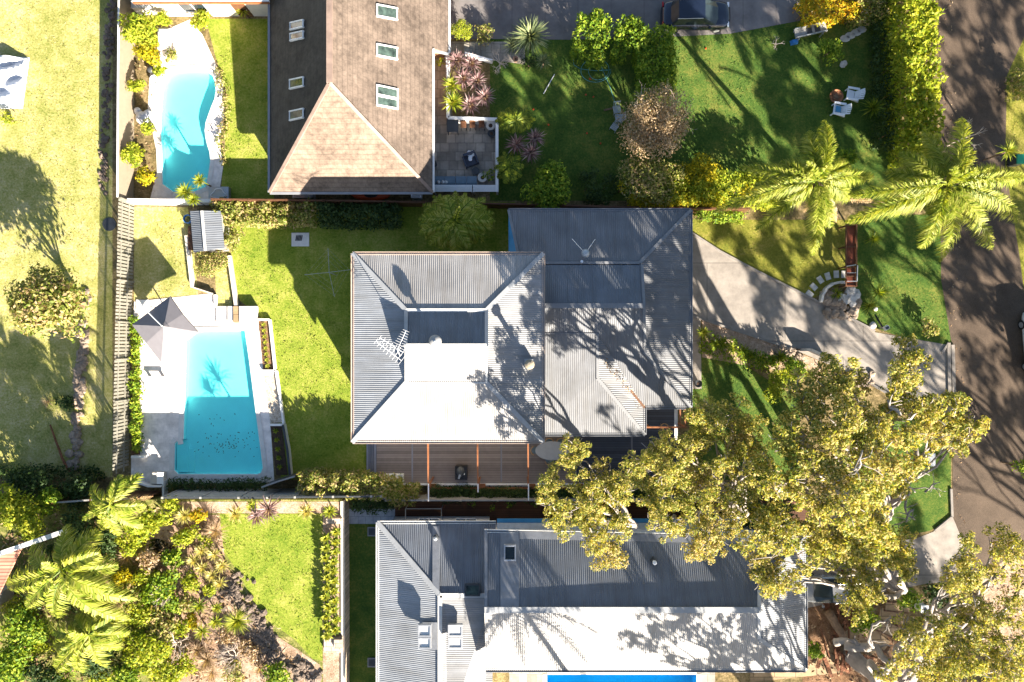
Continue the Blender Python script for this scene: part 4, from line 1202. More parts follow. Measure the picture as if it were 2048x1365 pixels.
# steps by the pool
t=thing('pool_steps','cream stone steps between lawn and pool deck','steps',(*W(470,630)[:2],0))
for k,(xa_,xb_,h_) in enumerate(((432,455,.12),(455.3,466,.24),(466.3,478,.34),(478.3,512,.42))):
    obj('step',px_box(xa_,613,xb_,646,0,h_),['travertine','coping','sand_slabs','travertine'][k],t)
t=thing('ledge','narrow tan bench ledge on the white pool deck','bench',(*W(322,756)[:2],.02))
obj('seat',px_box(294,753,328,759.5,.3,.36),'coping',t); obj('supports',px_box(296,754,300,759,.02,.3,px_box(322,754,326,759,.02,.3)),'sand_slabs',t)
t=thing('filter_box','white pool equipment box at the lower left corner of the pool deck','box',(*W(312,957)[:2],.02))
obj('body',px_box(301,946,326,968,.02,.55),'render_cream',t); obj('lid',px_box(313.5,945.5,326.5,968.5,.55,.6),'white_paint',t)
m=px_box(262,912,288,917,0,.5); px_box(324,962,328,998,0,.55,m); m.beam(W(270,962,.5),W(300,972,.5),.1,.5); m.beam(W(300,972,.5),W(326,972,.5),.1,.5)
single('corner_wall',m,'gutter_white','low grey white wall curving round the lower left corner of the pool deck','wall')
# left rock line and log
t=thing('rock_border','broken line of pale rocks across the left lawn','rocks',(*W(158,800)[:2],0)); 
m=MB(); 
for k in range(120):
    f=rnd.random(); px=168-f*20+rnd.gauss(0,3); py=665+f*275; rocks(m,[(px,py)],(.12,.3))
rocks(m,[(176,585),(177,600),(176,615),(172,650),(170,660)],(.2,.35))
struct(obj('stones',m,'stone',t),'stuff')
m=MB()
for k in range(150):
    py=rnd.uniform(0,395); px=222-(py/395)*17+rnd.gauss(0,2.0); rocks(m,[(px,py)],(.08,.2))
struct(single('stone_edging',m,'dark_stone','thin line of dark stones at the foot of the cream fence in the upper left','rocks'),'stuff')
m=MB(); limb(m,W(100,850,.15),W(140,945,.15),.05,.09,.05); single('fallen_branch',m,'red_bark','thin brown fallen branch on the lower left lawn','branch')
m=MB(); X,Y,_=W(219,449); m.lathe(X,Y,[(.45,.0),(.45,.05),(.38,.06),(.02,.05)],24); single('drain_cover',m,'dark_metal','round dark drain cover in the fence shadow','cover')
# tarp at left edge
m=MB(); nx,ny=26,22; 
for j in range(ny+1):
    for i in range(nx+1):
        px=-60+(60+60-(j/ny)*14)*i/nx; py=106+10*(i/nx)+(112-(i/nx)*10)*j/ny
        x,y,_=W(px,py); z=.3+.16*math.sin(px*.09+py*.16+1.5*math.sin(py*.05))+.09*math.sin(py*.23-px*.05+px*px*.0007)+rnd.uniform(0,.03)
        if i in(nx,) or j in (0,ny): z=.03
        m.v.append((x,y,z))
for j in range(ny):
    for i in range(nx): a_=j*(nx+1)+i; m.f.append((a_,a_+nx+1,a_+nx+2,a_+1)); m.mi.append(0)
single('tarpaulin',m,'tarp_white','crumpled white tarpaulin on the lawn at the left edge','tarpaulin')

# ---- umbrella -------------------------------------------------------
t=thing('umbrella','large square grey cantilever umbrella over the white pool deck','umbrella',(*W(286,614)[:2],.02))
ap=W(328,653,2.95); cn=[W(264,650,2.1),W(322,725,2.1),W(396,664,2.1),W(340,593,2.1)]
m=MB(); 
rim=[]
for i in range(4):
    a_=Vector(cn[i]); b_=Vector(cn[(i+1)%4]); rim.append(a_); md=(a_+b_)/2; md.z+=.16; c_=Vector(ap); md+=(Vector((c_.x,c_.y,md.z))-md)*.03; rim.append(md)
ap_=Vector(ap); inner=[ap_.lerp(p,.12)+Vector((0,0,.0)) for p in rim]
for i in range(8):
    j=(i+1)%8; mdl=ap_.lerp((rim[i]+rim[j])/2,.6)-Vector((0,0,.05))
    m.add([inner[i],rim[i],rim[j],inner[j]],[(0,1,2,3)])
    m.add([rim[i],rim[j],rim[j]-Vector((0,0,.13)),rim[i]-Vector((0,0,.13))],[(0,3,2,1)])
obj('canopy',m,'umbrella_cloth',t)
m=MB(); v=[ap_+Vector((0,0,.12))]+[ap_.lerp(p,.17)+Vector((0,0,.03)) for p in rim]; m.add(v,[(0,i+1,(i+1)%8+1) for i in range(8)]); obj('vent_cap',m,'umbrella_cloth',t)
m=MB(); 
for p in rim: m.beam(ap_-Vector((0,0,.06)),p-Vector((0,0,.03)),.025,.025)
obj('rib',m,'steel',t)
m=MB(); q=W(284,612,2.95); m.tube([(q[0],q[1],.02),q],.045,8); obj('pole',m,'white_paint',t)
m=MB(); m.tube([q,W(308,637,3.05),ap_+Vector((0,0,.22))],.035,8); obj('arm',m,'white_paint',t)
obj('base_plate',px_box(272,600,296,622,.02,.1),'render_white',t)

# ---- rotary clothesline, drain pit, garden shed ------------------------
X,Y,_=W(658,545,1.8); t=thing('clothesline','four armed rotary clothesline on the shaded lawn','clothesline',(X,Y,0))
m=MB(); m.tube([(X,Y,0),(X,Y,1.85)],.035,8); obj('post',m,'galv',t)
tips=[W(656,497,2.0),W(700,540,2.0),W(669,594,2.0),W(609,550,2.0)]
for p in tips: m=MB(); m.tube([(X,Y,1.75),p],.014,6); obj('arm',m,'galv',t)
m=MB()
for f in (.5,.75,.97):
    for i in range(4):
        a_=Vector((X,Y,1.75)).lerp(Vector(tips[i]),f); b_=Vector((X,Y,1.75)).lerp(Vector(tips[(i+1)%4]),f); m.tube([a_,b_],.003,4)
obj('lines',m,'galv',t)
t=thing('drain_pit','square concrete drain pit with a dark grate on the shaded lawn','drain',(*W(601,480)[:2],0))
obj('surround',px_box(583,466,618,493,0,.06),'coping',t); m=MB(); X,Y,_=W(598,477)
for k in range(5): m.rbox(X-.16+.08*k,Y,.062,.09,.045,.4,.35) if 0 else m.beam((X-.2+.09*k,Y-.18,.08),(X-.12+.09*k,Y+.18,.08),.05,.03)
obj('grate',m,'black_metal',t)
t=thing('garden_shed','small corrugated iron garden shed above the round ball hedge','shed',(*W(415,465)[:2],0))
r=MB(); rp(r,[(380,422,1.5),(387,505,1.5),(411,502,1.85),(404,422,1.85)],0,.05); rp(r,[(404,422,1.85),(411,502,1.85),(449,496,1.5),(441,422,1.5)],0,.05)
rf=obj('roof',r,['roof_slate_y'],t); cap(rf,(404,422,1.85),(411,502,1.85),.16,'cap_pale')
wbox(t,W(389,0,1.4)[0],W(441,0,1.4)[0],W(0,498,1.4)[1],W(0,426,1.4)[1],0,1.42,'grey_timber'); door(t,W(415,0,1.4)[0],W(0,498,1.4)[1],'s',0,.7,1.3,'gutter_grey')
X,Y,_=W(374,438,.3); t=thing('hose_reel','coil of blue hose beside the garden shed','hose',(X,Y,0)); m=MB()
for k in range(4): m.tube([(X+.27*math.cos(i*.5),Y+.27*math.sin(i*.5),.08+.06*k) for i in range(13)],.03,5)
obj('coil',m,'tarp_blue',t); 
m=px_box(376,452,384,500,0,.35); single('log_store',m,'dark_timber','dark narrow timber bin against the left side of the garden shed','bin')

# ---- patio furniture ---------------------------------------------------
def table4(name,label,cx,cy,w,d,h,z,mat,ang=0,legm=None):
    X,Y,_=W(cx,cy,z+h); t=thing(name,label,'table',(X,Y,z)); m=MB(); m.rbox(X,Y,z+h-.05,z+h,w,d,ang); obj('tabletop',m,mat,t)
    for sx in (-1,1):
        for sy in (-1,1):
            m=MB(); a_=sx*(w/2-.06); b_=sy*(d/2-.06); m.rbox(X+a_*math.cos(ang)-b_*math.sin(ang),Y+a_*math.sin(ang)+b_*math.cos(ang),z,z+h-.05,.06,.06,ang); obj('leg',m,legm or mat,t)
table4('side_board','dark grey bench table in the top left corner of the stone patio',905,251,.75,.85,.85,.02,'dark_metal')
for i,(cx,l) in enumerate(((927,'left bar stool under the white patio wall'),(945,'middle bar stool under the white patio wall'),(963,'right bar stool under the white patio wall'))):
    X,Y,_=W(cx,250,.65); t=thing('bar_stool',l,'stool',(X,Y,.02),'bar stools on the patio'); m=MB(); m.rbox(X,Y,.6,.66,.36,.36); obj('seat',m,'dark_timber',t)
    m=MB(); m.rbox(X,Y+.17,.66,.92,.36,.04); obj('backrest',m,'dark_timber',t)
    for sx in (-1,1):
        for sy in (-1,1): m=MB(); m.beam((X+sx*.14,Y+sy*.14,.6),(X+sx*.19,Y+sy*.19,.02),.035,.035); obj('leg',m,'black_metal',t)
X,Y,_=W(941,321,.4); an=-.35; t=thing('armchair','dark blue cushioned armchair with a crumpled grey throw on the patio','armchair',(X,Y,.02))
def off(a_,b_,an=an): return X+a_*math.cos(an)-b_*math.sin(an),Y+a_*math.sin(an)+b_*math.cos(an)
an=.35
for nm,a_,b_,w_,d_,z0_,z1_ in (('seat',0,0,.7,.7,.12,.42),('backrest',.05,.38,.85,.16,.12,.75),('armrest',-.4,0,.12,.75,.12,.6),('armrest',.42,0,.12,.75,.12,.6)):
    x_,y_=off(a_,b_,an); m=MB(); m.rbox(x_,y_,z0_,z1_,w_,d_,an,0,.94); obj(nm,m,'navy_cloth',t)
m=MB(); x_,y_=off(.12,.18,an)
for k in range(6): m.ball((x_+rnd.uniform(-.16,.16),y_+rnd.uniform(-.22,.3),.47+.3*rnd.random()*.5),.15,7,.4,.4)
obj('throw',m,'white_plastic',t,True)
X,Y,_=W(951,342,.42); t=thing('side_table','small round black side table beside the dark blue armchair','table',(X,Y,.02)); m=MB(); m.lathe(X,Y,[(.24,.38),(.25,.4),(.25,.42),(.2,.43),(.02,.43)],20); obj('tabletop',m,'dark_metal',t); m=MB(); m.lathe(X,Y,[(.18,.02),(.16,.05),(.05,.07),(.05,.38)],12); obj('pedestal',m,'black_metal',t)
t=thing('outdoor_sofa','long blue grey cushioned sofa along the bottom of the patio','sofa',(*W(910,361)[:2],.02))
obj('frame',px_box(867,354,954,372,.02,.25),'white_paint',t)
for k in range(4): obj('cushion',px_box(868+21.6*k,353,888.6+21.6*k,368,.25,.42),'cushion',t)
obj('backrest',px_box(867,369,954,373,.25,.7),'cushion',t)
m=MB(); 
for px in (877,886,892): m.ball(W(px,365,.5),.13,8,.2,.8)
single('throw_cushion',m,'blind','pale patterned scatter cushions bunched on the left of the blue grey sofa','cushion',None,True)
for i,(x0_,x1_,l) in enumerate(((868,944,'long white slatted awning on the lower patio wall'),(946,996,'short white slatted awning at the lower right patio corner'))):
    t=thing('slatted_awning',l,'awning',(*W((x0_+x1_)/2,377)[:2],.9)); m=MB()
    for k in range(6): px_box(x0_,370.5+k*2.3,x1_,372+k*2.3,1.05,1.08,m)
    obj('slats',m,'white_paint',t); m=MB(); px_box(x0_,370,x0_+1.5,385,.95,1.05,m); px_box(x1_-1.5,370,x1_,385,.95,1.05,m); px_box(x0_,382,x0_+1.5,384,0,.95,m); px_box(x1_-1.5,382,x1_,384,0,.95,m); obj('frame',m,'galv',t)
def pot(name,label,px,py,r,h,mat='terracotta',z=.02,soil=True):
    X,Y,_=W(px,py,z+h); t=thing(name,label,'pot',(X,Y,z)); m=MB(); m.lathe(X,Y,[(r*.7,z),(r,z+h*.95),(r*1.06,z+h),(r*.92,z+h),(r*.88,z+h*.85)],18); obj('pot',m,mat,t)
    m=MB(); m.lathe(X,Y,[(r*.88,z+h*.84),(.01,z+h*.86)],14); obj('soil',m,'soil',t); return t
pot('plant_pot','large round pale rimmed pot in the top right corner of the patio',981,251,.3,.5,'coping')
pot('plant_pot','dark round pot just below the large pale rimmed pot on the patio',983,267,.24,.45,'dark_metal')
pot('plant_pot','large round pale pot beside the patio sofa',965,355,.3,.5,'coping')
pot('plant_pot','small dark pot against the house wall on the patio',867,329,.22,.4,'dark_metal')
pot('plant_pot','round dark pot at the end of the concrete path right of the wing',1397,768,.24,.45,'dark_metal')
pot('plant_pot','round pot beside the yucca bed near the stone steps',1031,118,.18,.35,'terracotta')
shrub('potted_plant','bright green leafy plant in the lower right corner of the patio','plant',980,353,17,.9,'hedge_bright',.16,300,trunk=False,k=6)
shrub('potted_plant','small yellow green plant at the top of the narrow patio strip','plant',882,124,14,.8,'hedge_lime',.16,250,trunk=False,k=5)
t=thing('garden_steps','stone garden steps with a white edge below the neighbour driveway','steps',(*W(945,103)[:2],0))
for k in range(4): obj('step',px_box(928+11*k,86,938.6+11*k,114,.02,.5-.11*k),'sandstone_flags',t)
m=MB(); m.beam(W(930,109,.6),W(985,124,.5),.12,.5); obj('edge_wall',m,'white_paint',t)
X,Y,_=W(892+14,380+5); 
# things along the tiled house wall
t=thing('kayak','long orange kayak lying against the tiled house','kayak',(*W(742,391)[:2],.1))
m=MB(); vs=[];n=15
for i in range(n):
    f=i/(n-1); w_=.40*math.sin(PI*f)**.55+.02; xx=W(703,0,.4)[0]+f*(W(781,0,.4)[0]-W(703,0,.4)[0]); yy=W(0,390,.5)[1]
    for k in range(10):
        a_=2*PI*k/10; vs.append((xx,yy+w_*math.cos(a_),.4+.2*math.sin(a_)*(.4+.6*math.sin(PI*f))))
m.add(vs,[(i*10+k,i*10+(k+1)%10,(i+1)*10+(k+1)%10,(i+1)*10+k) for i in range(n-1) for k in range(10)]); obj('hull',m,'kayak_orange',t,True)
m=MB(); X,Y,_=W(742,390,.6); m.lathe(X,Y,[(.3,.56),(.32,.62),(.26,.6)],16,1.4,.6); obj('cockpit_rim',m,'black_metal',t)
for i,(x0_,x1_,mt,l) in enumerate(((585,625,'galv','grey air conditioner against the tiled house left of the kayak'),(822,842,'white_plastic','pale meter box against the tiled house right of the kayak'))):
    t=thing('wall_unit',l,'unit',(*W((x0_+x1_)/2,391)[:2],0)); obj('casing',px_box(x0_,385,x1_,396,.05,.8),mt,t); m=MB()
    for k in range(5): px_box(x0_+2,386+k*2,x1_-2,386.7+k*2,.8,.815,m)
    obj('grille',m,'dark_metal',t)

# ---- upper garden objects -------------------------------------------
def adirondack(px,py,ang,label,towel=False):
    X,Y,_=W(px,py,.4); t=thing('garden_chair',label,'chair',(X,Y,0),'white slatted garden chairs by the fire pit')
    c,s=math.cos(ang),math.sin(ang)
    def R(a_,b_,z): return (X+a_*c-b_*s, Y+a_*s+b_*c, z)
    m=MB()
    for k in range(5): m.beam(R(-.28+.11*k,-.28,.38-.03*k),R(-.28+.11*k,.28,.38-.03*k),.095,.02)
    obj('seat',m,'white_plastic',t)
    m=MB()
    for k in range(6):
        b_=-.27+.108*k; m.beam(R(.24,b_*.85,.26),R(.62,b_*1.15,.95-.09*abs(k-2.5)*.6),.09,.02)
    m.beam(R(.45,-.3,.62),R(.45,.3,.62),.05,.03); obj('backrest',m,'white_plastic',t)
    for sg in (-1,1):
        m=MB(); m.beam(R(-.38,sg*.36,.55),R(.42,sg*.36,.52),.14,.03); obj('armrest',m,'white_plastic',t)
        m=MB(); m.beam(R(-.32,sg*.33,0),R(-.32,sg*.33,.54),.07,.05); obj('leg',m,'white_plastic',t)
        m=MB(); m.beam(R(-.33,sg*.29,.36),R(.62,sg*.29,.02),.05,.08); obj('leg',m,'white_plastic',t)
    if towel: m=MB(); m.rbox(X-.02*c,Y-.02*s,.40,.43,.34,.4,ang); m.v=[(v[0],v[1],v[2]) for v in m.v]; obj('cushion',m,'awning_blue',t)
adirondack(1704,189,-.15,'white slatted garden chair upper right of the fire pit')
adirondack(1677,219,-.15,'white slatted garden chair with a blue cushion below the fire pit',True)
X,Y,_=W(1673,193,.3); t=thing('fire_pit','round rusty fire pit between the white garden chairs','fire pit',(X,Y,0)); m=MB(); m.lathe(X,Y,[(.2,0),(.44,.25),(.46,.32),(.42,.32),(.3,.2),(.02,.18)],22); obj('bowl',m,'fire_rust',t)
m=MB()
for k in range(5): a_=k*1.3; m.tube([(X+.25*math.cos(a_),Y+.25*math.sin(a_),.24),(X-.2*math.cos(a_),Y-.2*math.sin(a_),.28)],.035,6)
obj('logs',m,'brown_bark',t)
def slatchair(px,py,ang,w,label,name='garden_chair'):
    X,Y,_=W(px,py,.45); t=thing(name,label,'chair',(X,Y,0),'grey metal chairs beside the brown tree'); c,s=math.cos(ang),math.sin(ang)
    def R(a_,b_,z): return (X+a_*c-b_*s, Y+a_*s+b_*c, z)
    m=MB()
    for k in range(6): m.beam(R(-w/2+w/6*(k+.5),-w/2,.43),R(-w/2+w/6*(k+.5),w/2,.43),w/6*.7,.02)
    obj('seat',m,'galv',t); m=MB()
    for k in range(5): m.beam(R(-w/2+w/5*(k+.5),w/2,.45),R(-w/2+w/5*(k+.5),w/2+.12,.85),w/5*.5,.02)
    m.beam(R(-w/2,w/2+.12,.86),R(w/2,w/2+.12,.86),.04,.04); obj('backrest',m,'galv',t)
    for a_ in (-1,1):
        for b_ in (-1,1): m=MB(); m.beam(R(a_*w*.45,b_*w*.45,0),R(a_*w*.45,b_*w*.45,.43),.035,.035); obj('leg',m,'galv',t)
slatchair(1234,219,.15,.5,'topmost grey metal chair beside the brown leafed tree'); slatchair(1238,236,-1.5,.5,'middle grey metal chair half under the brown leafed tree'); slatchair(1229,254,-.6,.45,'lowest grey metal chair, turned at an angle beside the brown leafed tree')
m=MB(); m.beam(W(1208,221,.1),W(1224,217,.1),.1,.08); single('plank',m,'brown_bark','short weathered plank beside the grey metal chairs','plank')
m=MB(); m.tube([W(1087,188,.05),W(1109,149,.05)],.025,6); single('pool_pole',m,'white_paint','long straight pale pole lying on the shaded upper lawn','pole')
m=MB(); pts=[]
for i in range(60):
    f=i/59; a_=f*11; px=1188+34*math.cos(a_*1.0)*(1-.5*f)+f*10; py=140+26*math.sin(a_)*(1-.3*f)
    pts.append(W(px,py,.04+.01*(i%3)))
pts=[W(1146,117,.03),W(1148,130,.03),W(1160,138,.03),W(1190,142,.03)]+pts+[W(1222,180,.03),W(1232,212,.05)]
m.tube(pts,.016,5); single('garden_hose',m,'hose','tangled pale blue hose on the shaded upper lawn','hose')
m=MB()
for px,py in ((1172,190),(1187,194),(1067,219),(1174,267),(1097,250),(1201,287),(1412,97),(1180,158)): m.ball(W(px,py,.04),.07,6,.4,.6)
tag(struct(obj('fallen_fruit',m,'kayak_orange'),'stuff'),'tiny orange fruits scattered on the shaded upper lawn','fruit')
# cart beside the orange hedge
X,Y,_=W(1622,60,.7); an=.22; t=thing('garden_bench','pale grey weathered cart with two dark panels beside the orange hedge','cart',(X,Y,0))
def off2(a_,b_): return X+a_*math.cos(an)-b_*math.sin(an),Y+a_*math.sin(an)+b_*math.cos(an)
m=MB(); m.rbox(X,Y,.55,.66,2.1,.6,an); obj('tray',m,'grey_timber',t)
for k in (-.1,.45): m=MB(); x_,y_=off2(k,0); m.rbox(x_,y_,.66,.68,.35,.38,an); obj('dark_panel',m,'dark_metal',t)
m=MB(); 
for b_ in (-.29,.29): x0_,y0_=off2(-1.0,b_); x1_,y1_=off2(1.02,b_); m.beam((x0_,y0_,.72),(x1_,y1_,.72),.05,.12)
obj('side_rail',m,'galv',t)
for k in (-.8,.8):
    for b_ in (-.34,.34): m=MB(); x_,y_=off2(k,b_); m.beam((x_,y_,0),(x_,y_,.55),.07,.07); obj('leg',m,'galv',t)
m=MB(); x_,y_=off2(-.95,-.35); m.rbox(x_,y_,.0,.3,.5,.3,an,0,.7); single('blue_tub',m,'tarp_blue','small blue tub at the left end of the weathered cart','tub')
baretree('fallen_branch','bare forked branch lying on the lawn beside the weathered cart',1552,88,20,.3,n=4,r0=.03,cat='branch')
m=MB()
rocks(m,[(1680,130),(1683,133)],(.15,.25)); single('stone',m,'pale_stone','pale stone below the round shrub on the upper lawn','stone')
for k_,(px,py) in enumerate(((1690,78),(1700,72),(1712,66),(1722,60))):
    X,Y,_=W(px,py); m=MB(); m.lathe(X,Y,[(.28,0),(.3,.05),(.25,.07),(.02,.07)],9,1.2,.8)
    single('stepping_stone',m,'pale_stone','%s grey stepping stone from the cart, beside the orange hedge'%('first','second','third','fourth')[k_],'stepping stone','stepping stones beside the orange hedge')

# ---- front garden ---------------------------------------------------
t=thing('gate_fence','low reddish brown timber fence with a pale gate between the lawns under the palms','fence',(*W(1702,515)[:2],0))
z_=1.1
for (y0_,y1_) in ((452,493),(495,533),(536,552),(554,572)):
    obj('panel',px_box(1694,y0_,1711,y1_,.9,.95),'jarrah_panel',t)
m=MB(); m.beam(W(1692,450,1.05),W(1692,572,1.05),.07,.08); m.beam(W(1713,450,1.05),W(1713,572,1.05),.07,.08)
for yy in (450,494,534,553,573): m.beam(W(1692,yy,1.03),W(1713,yy,1.03),.06,.06)
obj('rail',m,'dark_timber',t); 
for yy in (452,494,534,572): 
    for xx in (1692,1713): m=MB(); q=W(xx,yy,1.0); m.beam((q[0],q[1],0),(q[0],q[1],1.05),.09,.09); obj('post',m,'dark_timber',t)
m=MB(); m.beam(W(1693,533,1.14),W(1712,530,1.14),.05,.06); m.beam(W(1715,531,1.14),W(1714,563,1.14),.06,.06); m.beam(W(1694,563,1.14),W(1714,563,1.14),.05,.06); m.beam(W(1694,546,1.14),W(1713,546,1.14),.03,.04); obj('gate',m,'steel',t)
for i,(px,py,an_,l) in enumerate(((1688,549,0,'stepping stone against the gate, first of the arc'),(1673,549,.05,'second stepping stone from the gate'),(1656,553,.3,'third stepping stone from the gate'),(1641,560,.6,'fourth stepping stone from the gate, tilted'),(1628,574,.8,'fifth stepping stone from the gate, brownish and round'),(1620,588,.9,'last stepping stone of the arc, touching the driveway edge'))):
    X,Y,_=W(px,py,.06); m=MB(); m.rbox(X,Y,0,.07,.34,.5,an_,0,.93); single('stepping_stone',m,'pale_stone',l,'stepping stone','arc of stepping stones to the gate')
t=thing('rock_garden','curved walled rock garden of boulders beside the driveway','rock garden',(*W(1680,602)[:2],0))
m=MB(); pts=[W(px,py,.2) for px,py in ((1641,605),(1644,590),(1652,577),(1665,568),(1680,565),(1695,566))]
for i in range(len(pts)-1): m.beam(pts[i],pts[i+1],.16,.4)
obj('curved_edge',m,'pale_stone',t); m=MB(); rocks(m,[(rnd.uniform(1648,1712),rnd.uniform(588,634)) for _ in range(46)],(.12,.38)); obj('boulder',m,'stone',t)
m=MB(); rocks(m,[(1685,595),(1695,588),(1703,580),(1713,590),(1708,602),(1690,605)],(.35,.55)); obj('large_boulder',m,'pale_stone',t)
X,Y,_=W(1774,656,1.1); t=thing('letterbox','dark letterbox on a black post with a white arm beside the driveway','letterbox',(X,Y,0))
m=MB(); m.rbox(X,Y,.9,1.15,.32,.26,.5,0,.92); obj('box',m,'coping',t); m=MB(); m.beam((X,Y,0),(X,Y,.9),.1,.1); obj('post',m,'black_metal',t)
m=MB(); m.beam(W(1750,630,.4),W(1765,655,.9),.08,.08); obj('arm',m,'black_metal',t); m=MB(); m.rbox(X,Y,1.15,1.17,.22,.16,.5); obj('lid',m,'dark_metal',t)
for px,py,rr,l in ((1746,651,.25,'pale round stone beside the black letterbox arm'),(1751,618,.16,'small buff stone right of the rock garden')):
    m=MB(); m.ball(W(px,py,.08),rr,10,.15,.5); single('stone',m,'pale_stone',l,'stone',None,True)
m=MB()
for a_,b_ in (((1897,686),(1900,840)),((1905,690),(1909,836))): m.beam(W(*a_,.06),W(*b_,.06),.22,.12)
m.beam(W(1884,706,.05),W(1897,686,.05),.14,.1); struct(obj('kerb',m,'concrete_drive'))
m=MB(); m.beam(W(1902,978,.06),W(1904,1034,.06),.15,.12); m.beam(W(1904,1034,.06),W(1870,1062,.06),.15,.12); struct(obj('kerb',m,'kerb_stone'))
m=MB()
for a_,b_ in (((1383,466),(1440,503)),((1440,503),(1515,543)),((1515,543),(1625,598)),((1625,598),(1750,662)),((1383,632),(1600,704)),((1735,764),(1800,802))): m.beam(W(*a_,.05),W(*b_,.05),.14,.1)
struct(obj('driveway_edging',m,'kerb_stone'))
m=MB(); m.rbox(*W(1862,920)[:2],0,.08,.5,.85); single('pit_lid',m,'white_paint','white rectangular service pit lid on the kerb lawn beside the gum tree','pit lid')
X,Y,_=W(1850,1219,1.2); t=thing('letterbox','white pillar letterbox with a dark round opening on the lower verge','letterbox',(X,Y,0))
m=MB(); m.rbox(X,Y,0,1.1,.45,.42); m.rbox(X,Y,1.1,1.2,.5,.47); obj('pillar',m,'white_paint',t); m=MB(); m.lathe(X+.02,Y-.03,[(.11,1.203),(.12,1.22),(.03,1.22)],14); obj('opening',m,'dark_metal',t)
X,Y,_=W(2043,318,1.0); t=thing('rubbish_bin','green lidded wheelie bin at the right edge of the road','bin',(X,Y,0))
m=MB(); m.rbox(X,Y,.05,.95,.5,.55,0,0,1.1); obj('body',m,'dark_metal',t); m=MB(); m.rbox(X,Y,.95,1.02,.6,.65,0,0,.9); obj('lid',m,'bin_green',t)
for s_ in (-1,1): m=MB(); m.tube([(X-.25+.0,Y+s_*.2,.1),(X-.3,Y+s_*.2,.1)],.1,10); obj('wheel',m,'rubber',t)
m=MB(); m.beam(W(1980,334,.05),W(1930,392,.05),.02,.02); 
# landscape steps lower right
t=thing('timber_steps','curving sandy steps with dark timber risers beside the lower driveway','steps',(*W(1780,1230)[:2],0))
for k,(px,py,w_,an_) in enumerate(((1795,1188,1.5,.1),(1790,1208,1.6,.0),(1780,1230,1.7,-.15),(1768,1253,1.8,-.35),(1750,1275,1.9,-.55))):
    X,Y,_=W(px,py); m=MB(); m.rbox(X,Y,0,.42-.08*k,w_,.75,an_-.1); obj('step',m,'sand_slabs',t)
    m=MB(); m.rbox(X-.1,Y-.4,0,.45-.08*k,w_,.08,an_-.1); obj('riser',m,'dark_timber',t)
for i,(px,py) in enumerate(((738,1064),(738,1326))):
    t=thing('window_well','%s grated window well beside the bottom house wall'%('upper','lower')[i],'grate',(*W(px,py)[:2],0),'window wells by the bottom house')
    obj('rim',px_box(px-3,py-9,px+14,py+9,0,.1),'gutter_grey',t); obj('grate',px_box(px-1,py-7,px+12,py+7,.1,.11),'dark_metal',t)
t=thing('pool_heater','grey slab of pump equipment with a looped white hose below the curved pool','pool equipment',(*W(437,388)[:2],0)); obj('slab',px_box(417,374,457,403,0,.4),'steel',t)
m=MB(); m.tube([W(437+14*math.cos(a_/3)*(1+.3*math.sin(a_)),388+10*math.sin(a_/3),.46) for a_ in range(28)],.03,6); obj('hose',m,'white_paint',t)
# small terrace stuff by the curved pool
m=MB(); X,Y,_=W(309,160,.3); m.lathe(X,Y,[(.3,.02),(.34,.3),(.3,.35),(.25,.3),(.02,.28)],18); single('skimmer_bucket',m,'white_plastic','round white bucket with blue inside beside the curved pool','bucket')
m=MB(); X,Y,_=W(301,139,.3); m.lathe(X,Y,[(.12,.0),(.22,.15),(.24,.3),(.16,.42),(.02,.44)],14); single('urn',m,'dark_metal','dark round urn above the white bucket beside the curved pool','urn',None,True)
t=thing('boulder','white boulder among plants left of the curved pool','boulder',(*W(288,234)[:2],0)); m=MB(); m.ball(W(286,237,.25),.45,10,.35,.7); m.ball(W(296,229,.2),.3,9,.35,.7); m.ball(W(275,222,.15),.25,9,.3,.7); obj('rock',m,'tarp_white',t,True)
t=thing('day_bed','pale cushioned sun bed beside the bamboo','sun bed',(*W(328,77)[:2],.02)); obj('base',px_box(315,56,341,98,.05,.3),'coping',t); obj('cushion',px_box(316,57,340,97,.3,.42),'blind',t)
obj('pillow',px_box(318,59,338,68,.42,.52),'white_plastic',t)
t=thing('shade_bench','white railed landing at the top edge beside the curved pool','landing',(*W(300,12)[:2],0)); obj('floor',px_box(262,-30,330,16,.0,1.0),'pale_stone',t)
m=MB()
for k in range(13): q=W(262+k*5.6,3,1.8); m.beam((q[0],q[1],1.0),(q[0],q[1],1.8),.03,.03)
m.beam(W(262,3,1.82),W(330,3,1.82),.06,.06); obj('balustrade',m,'white_paint',t)

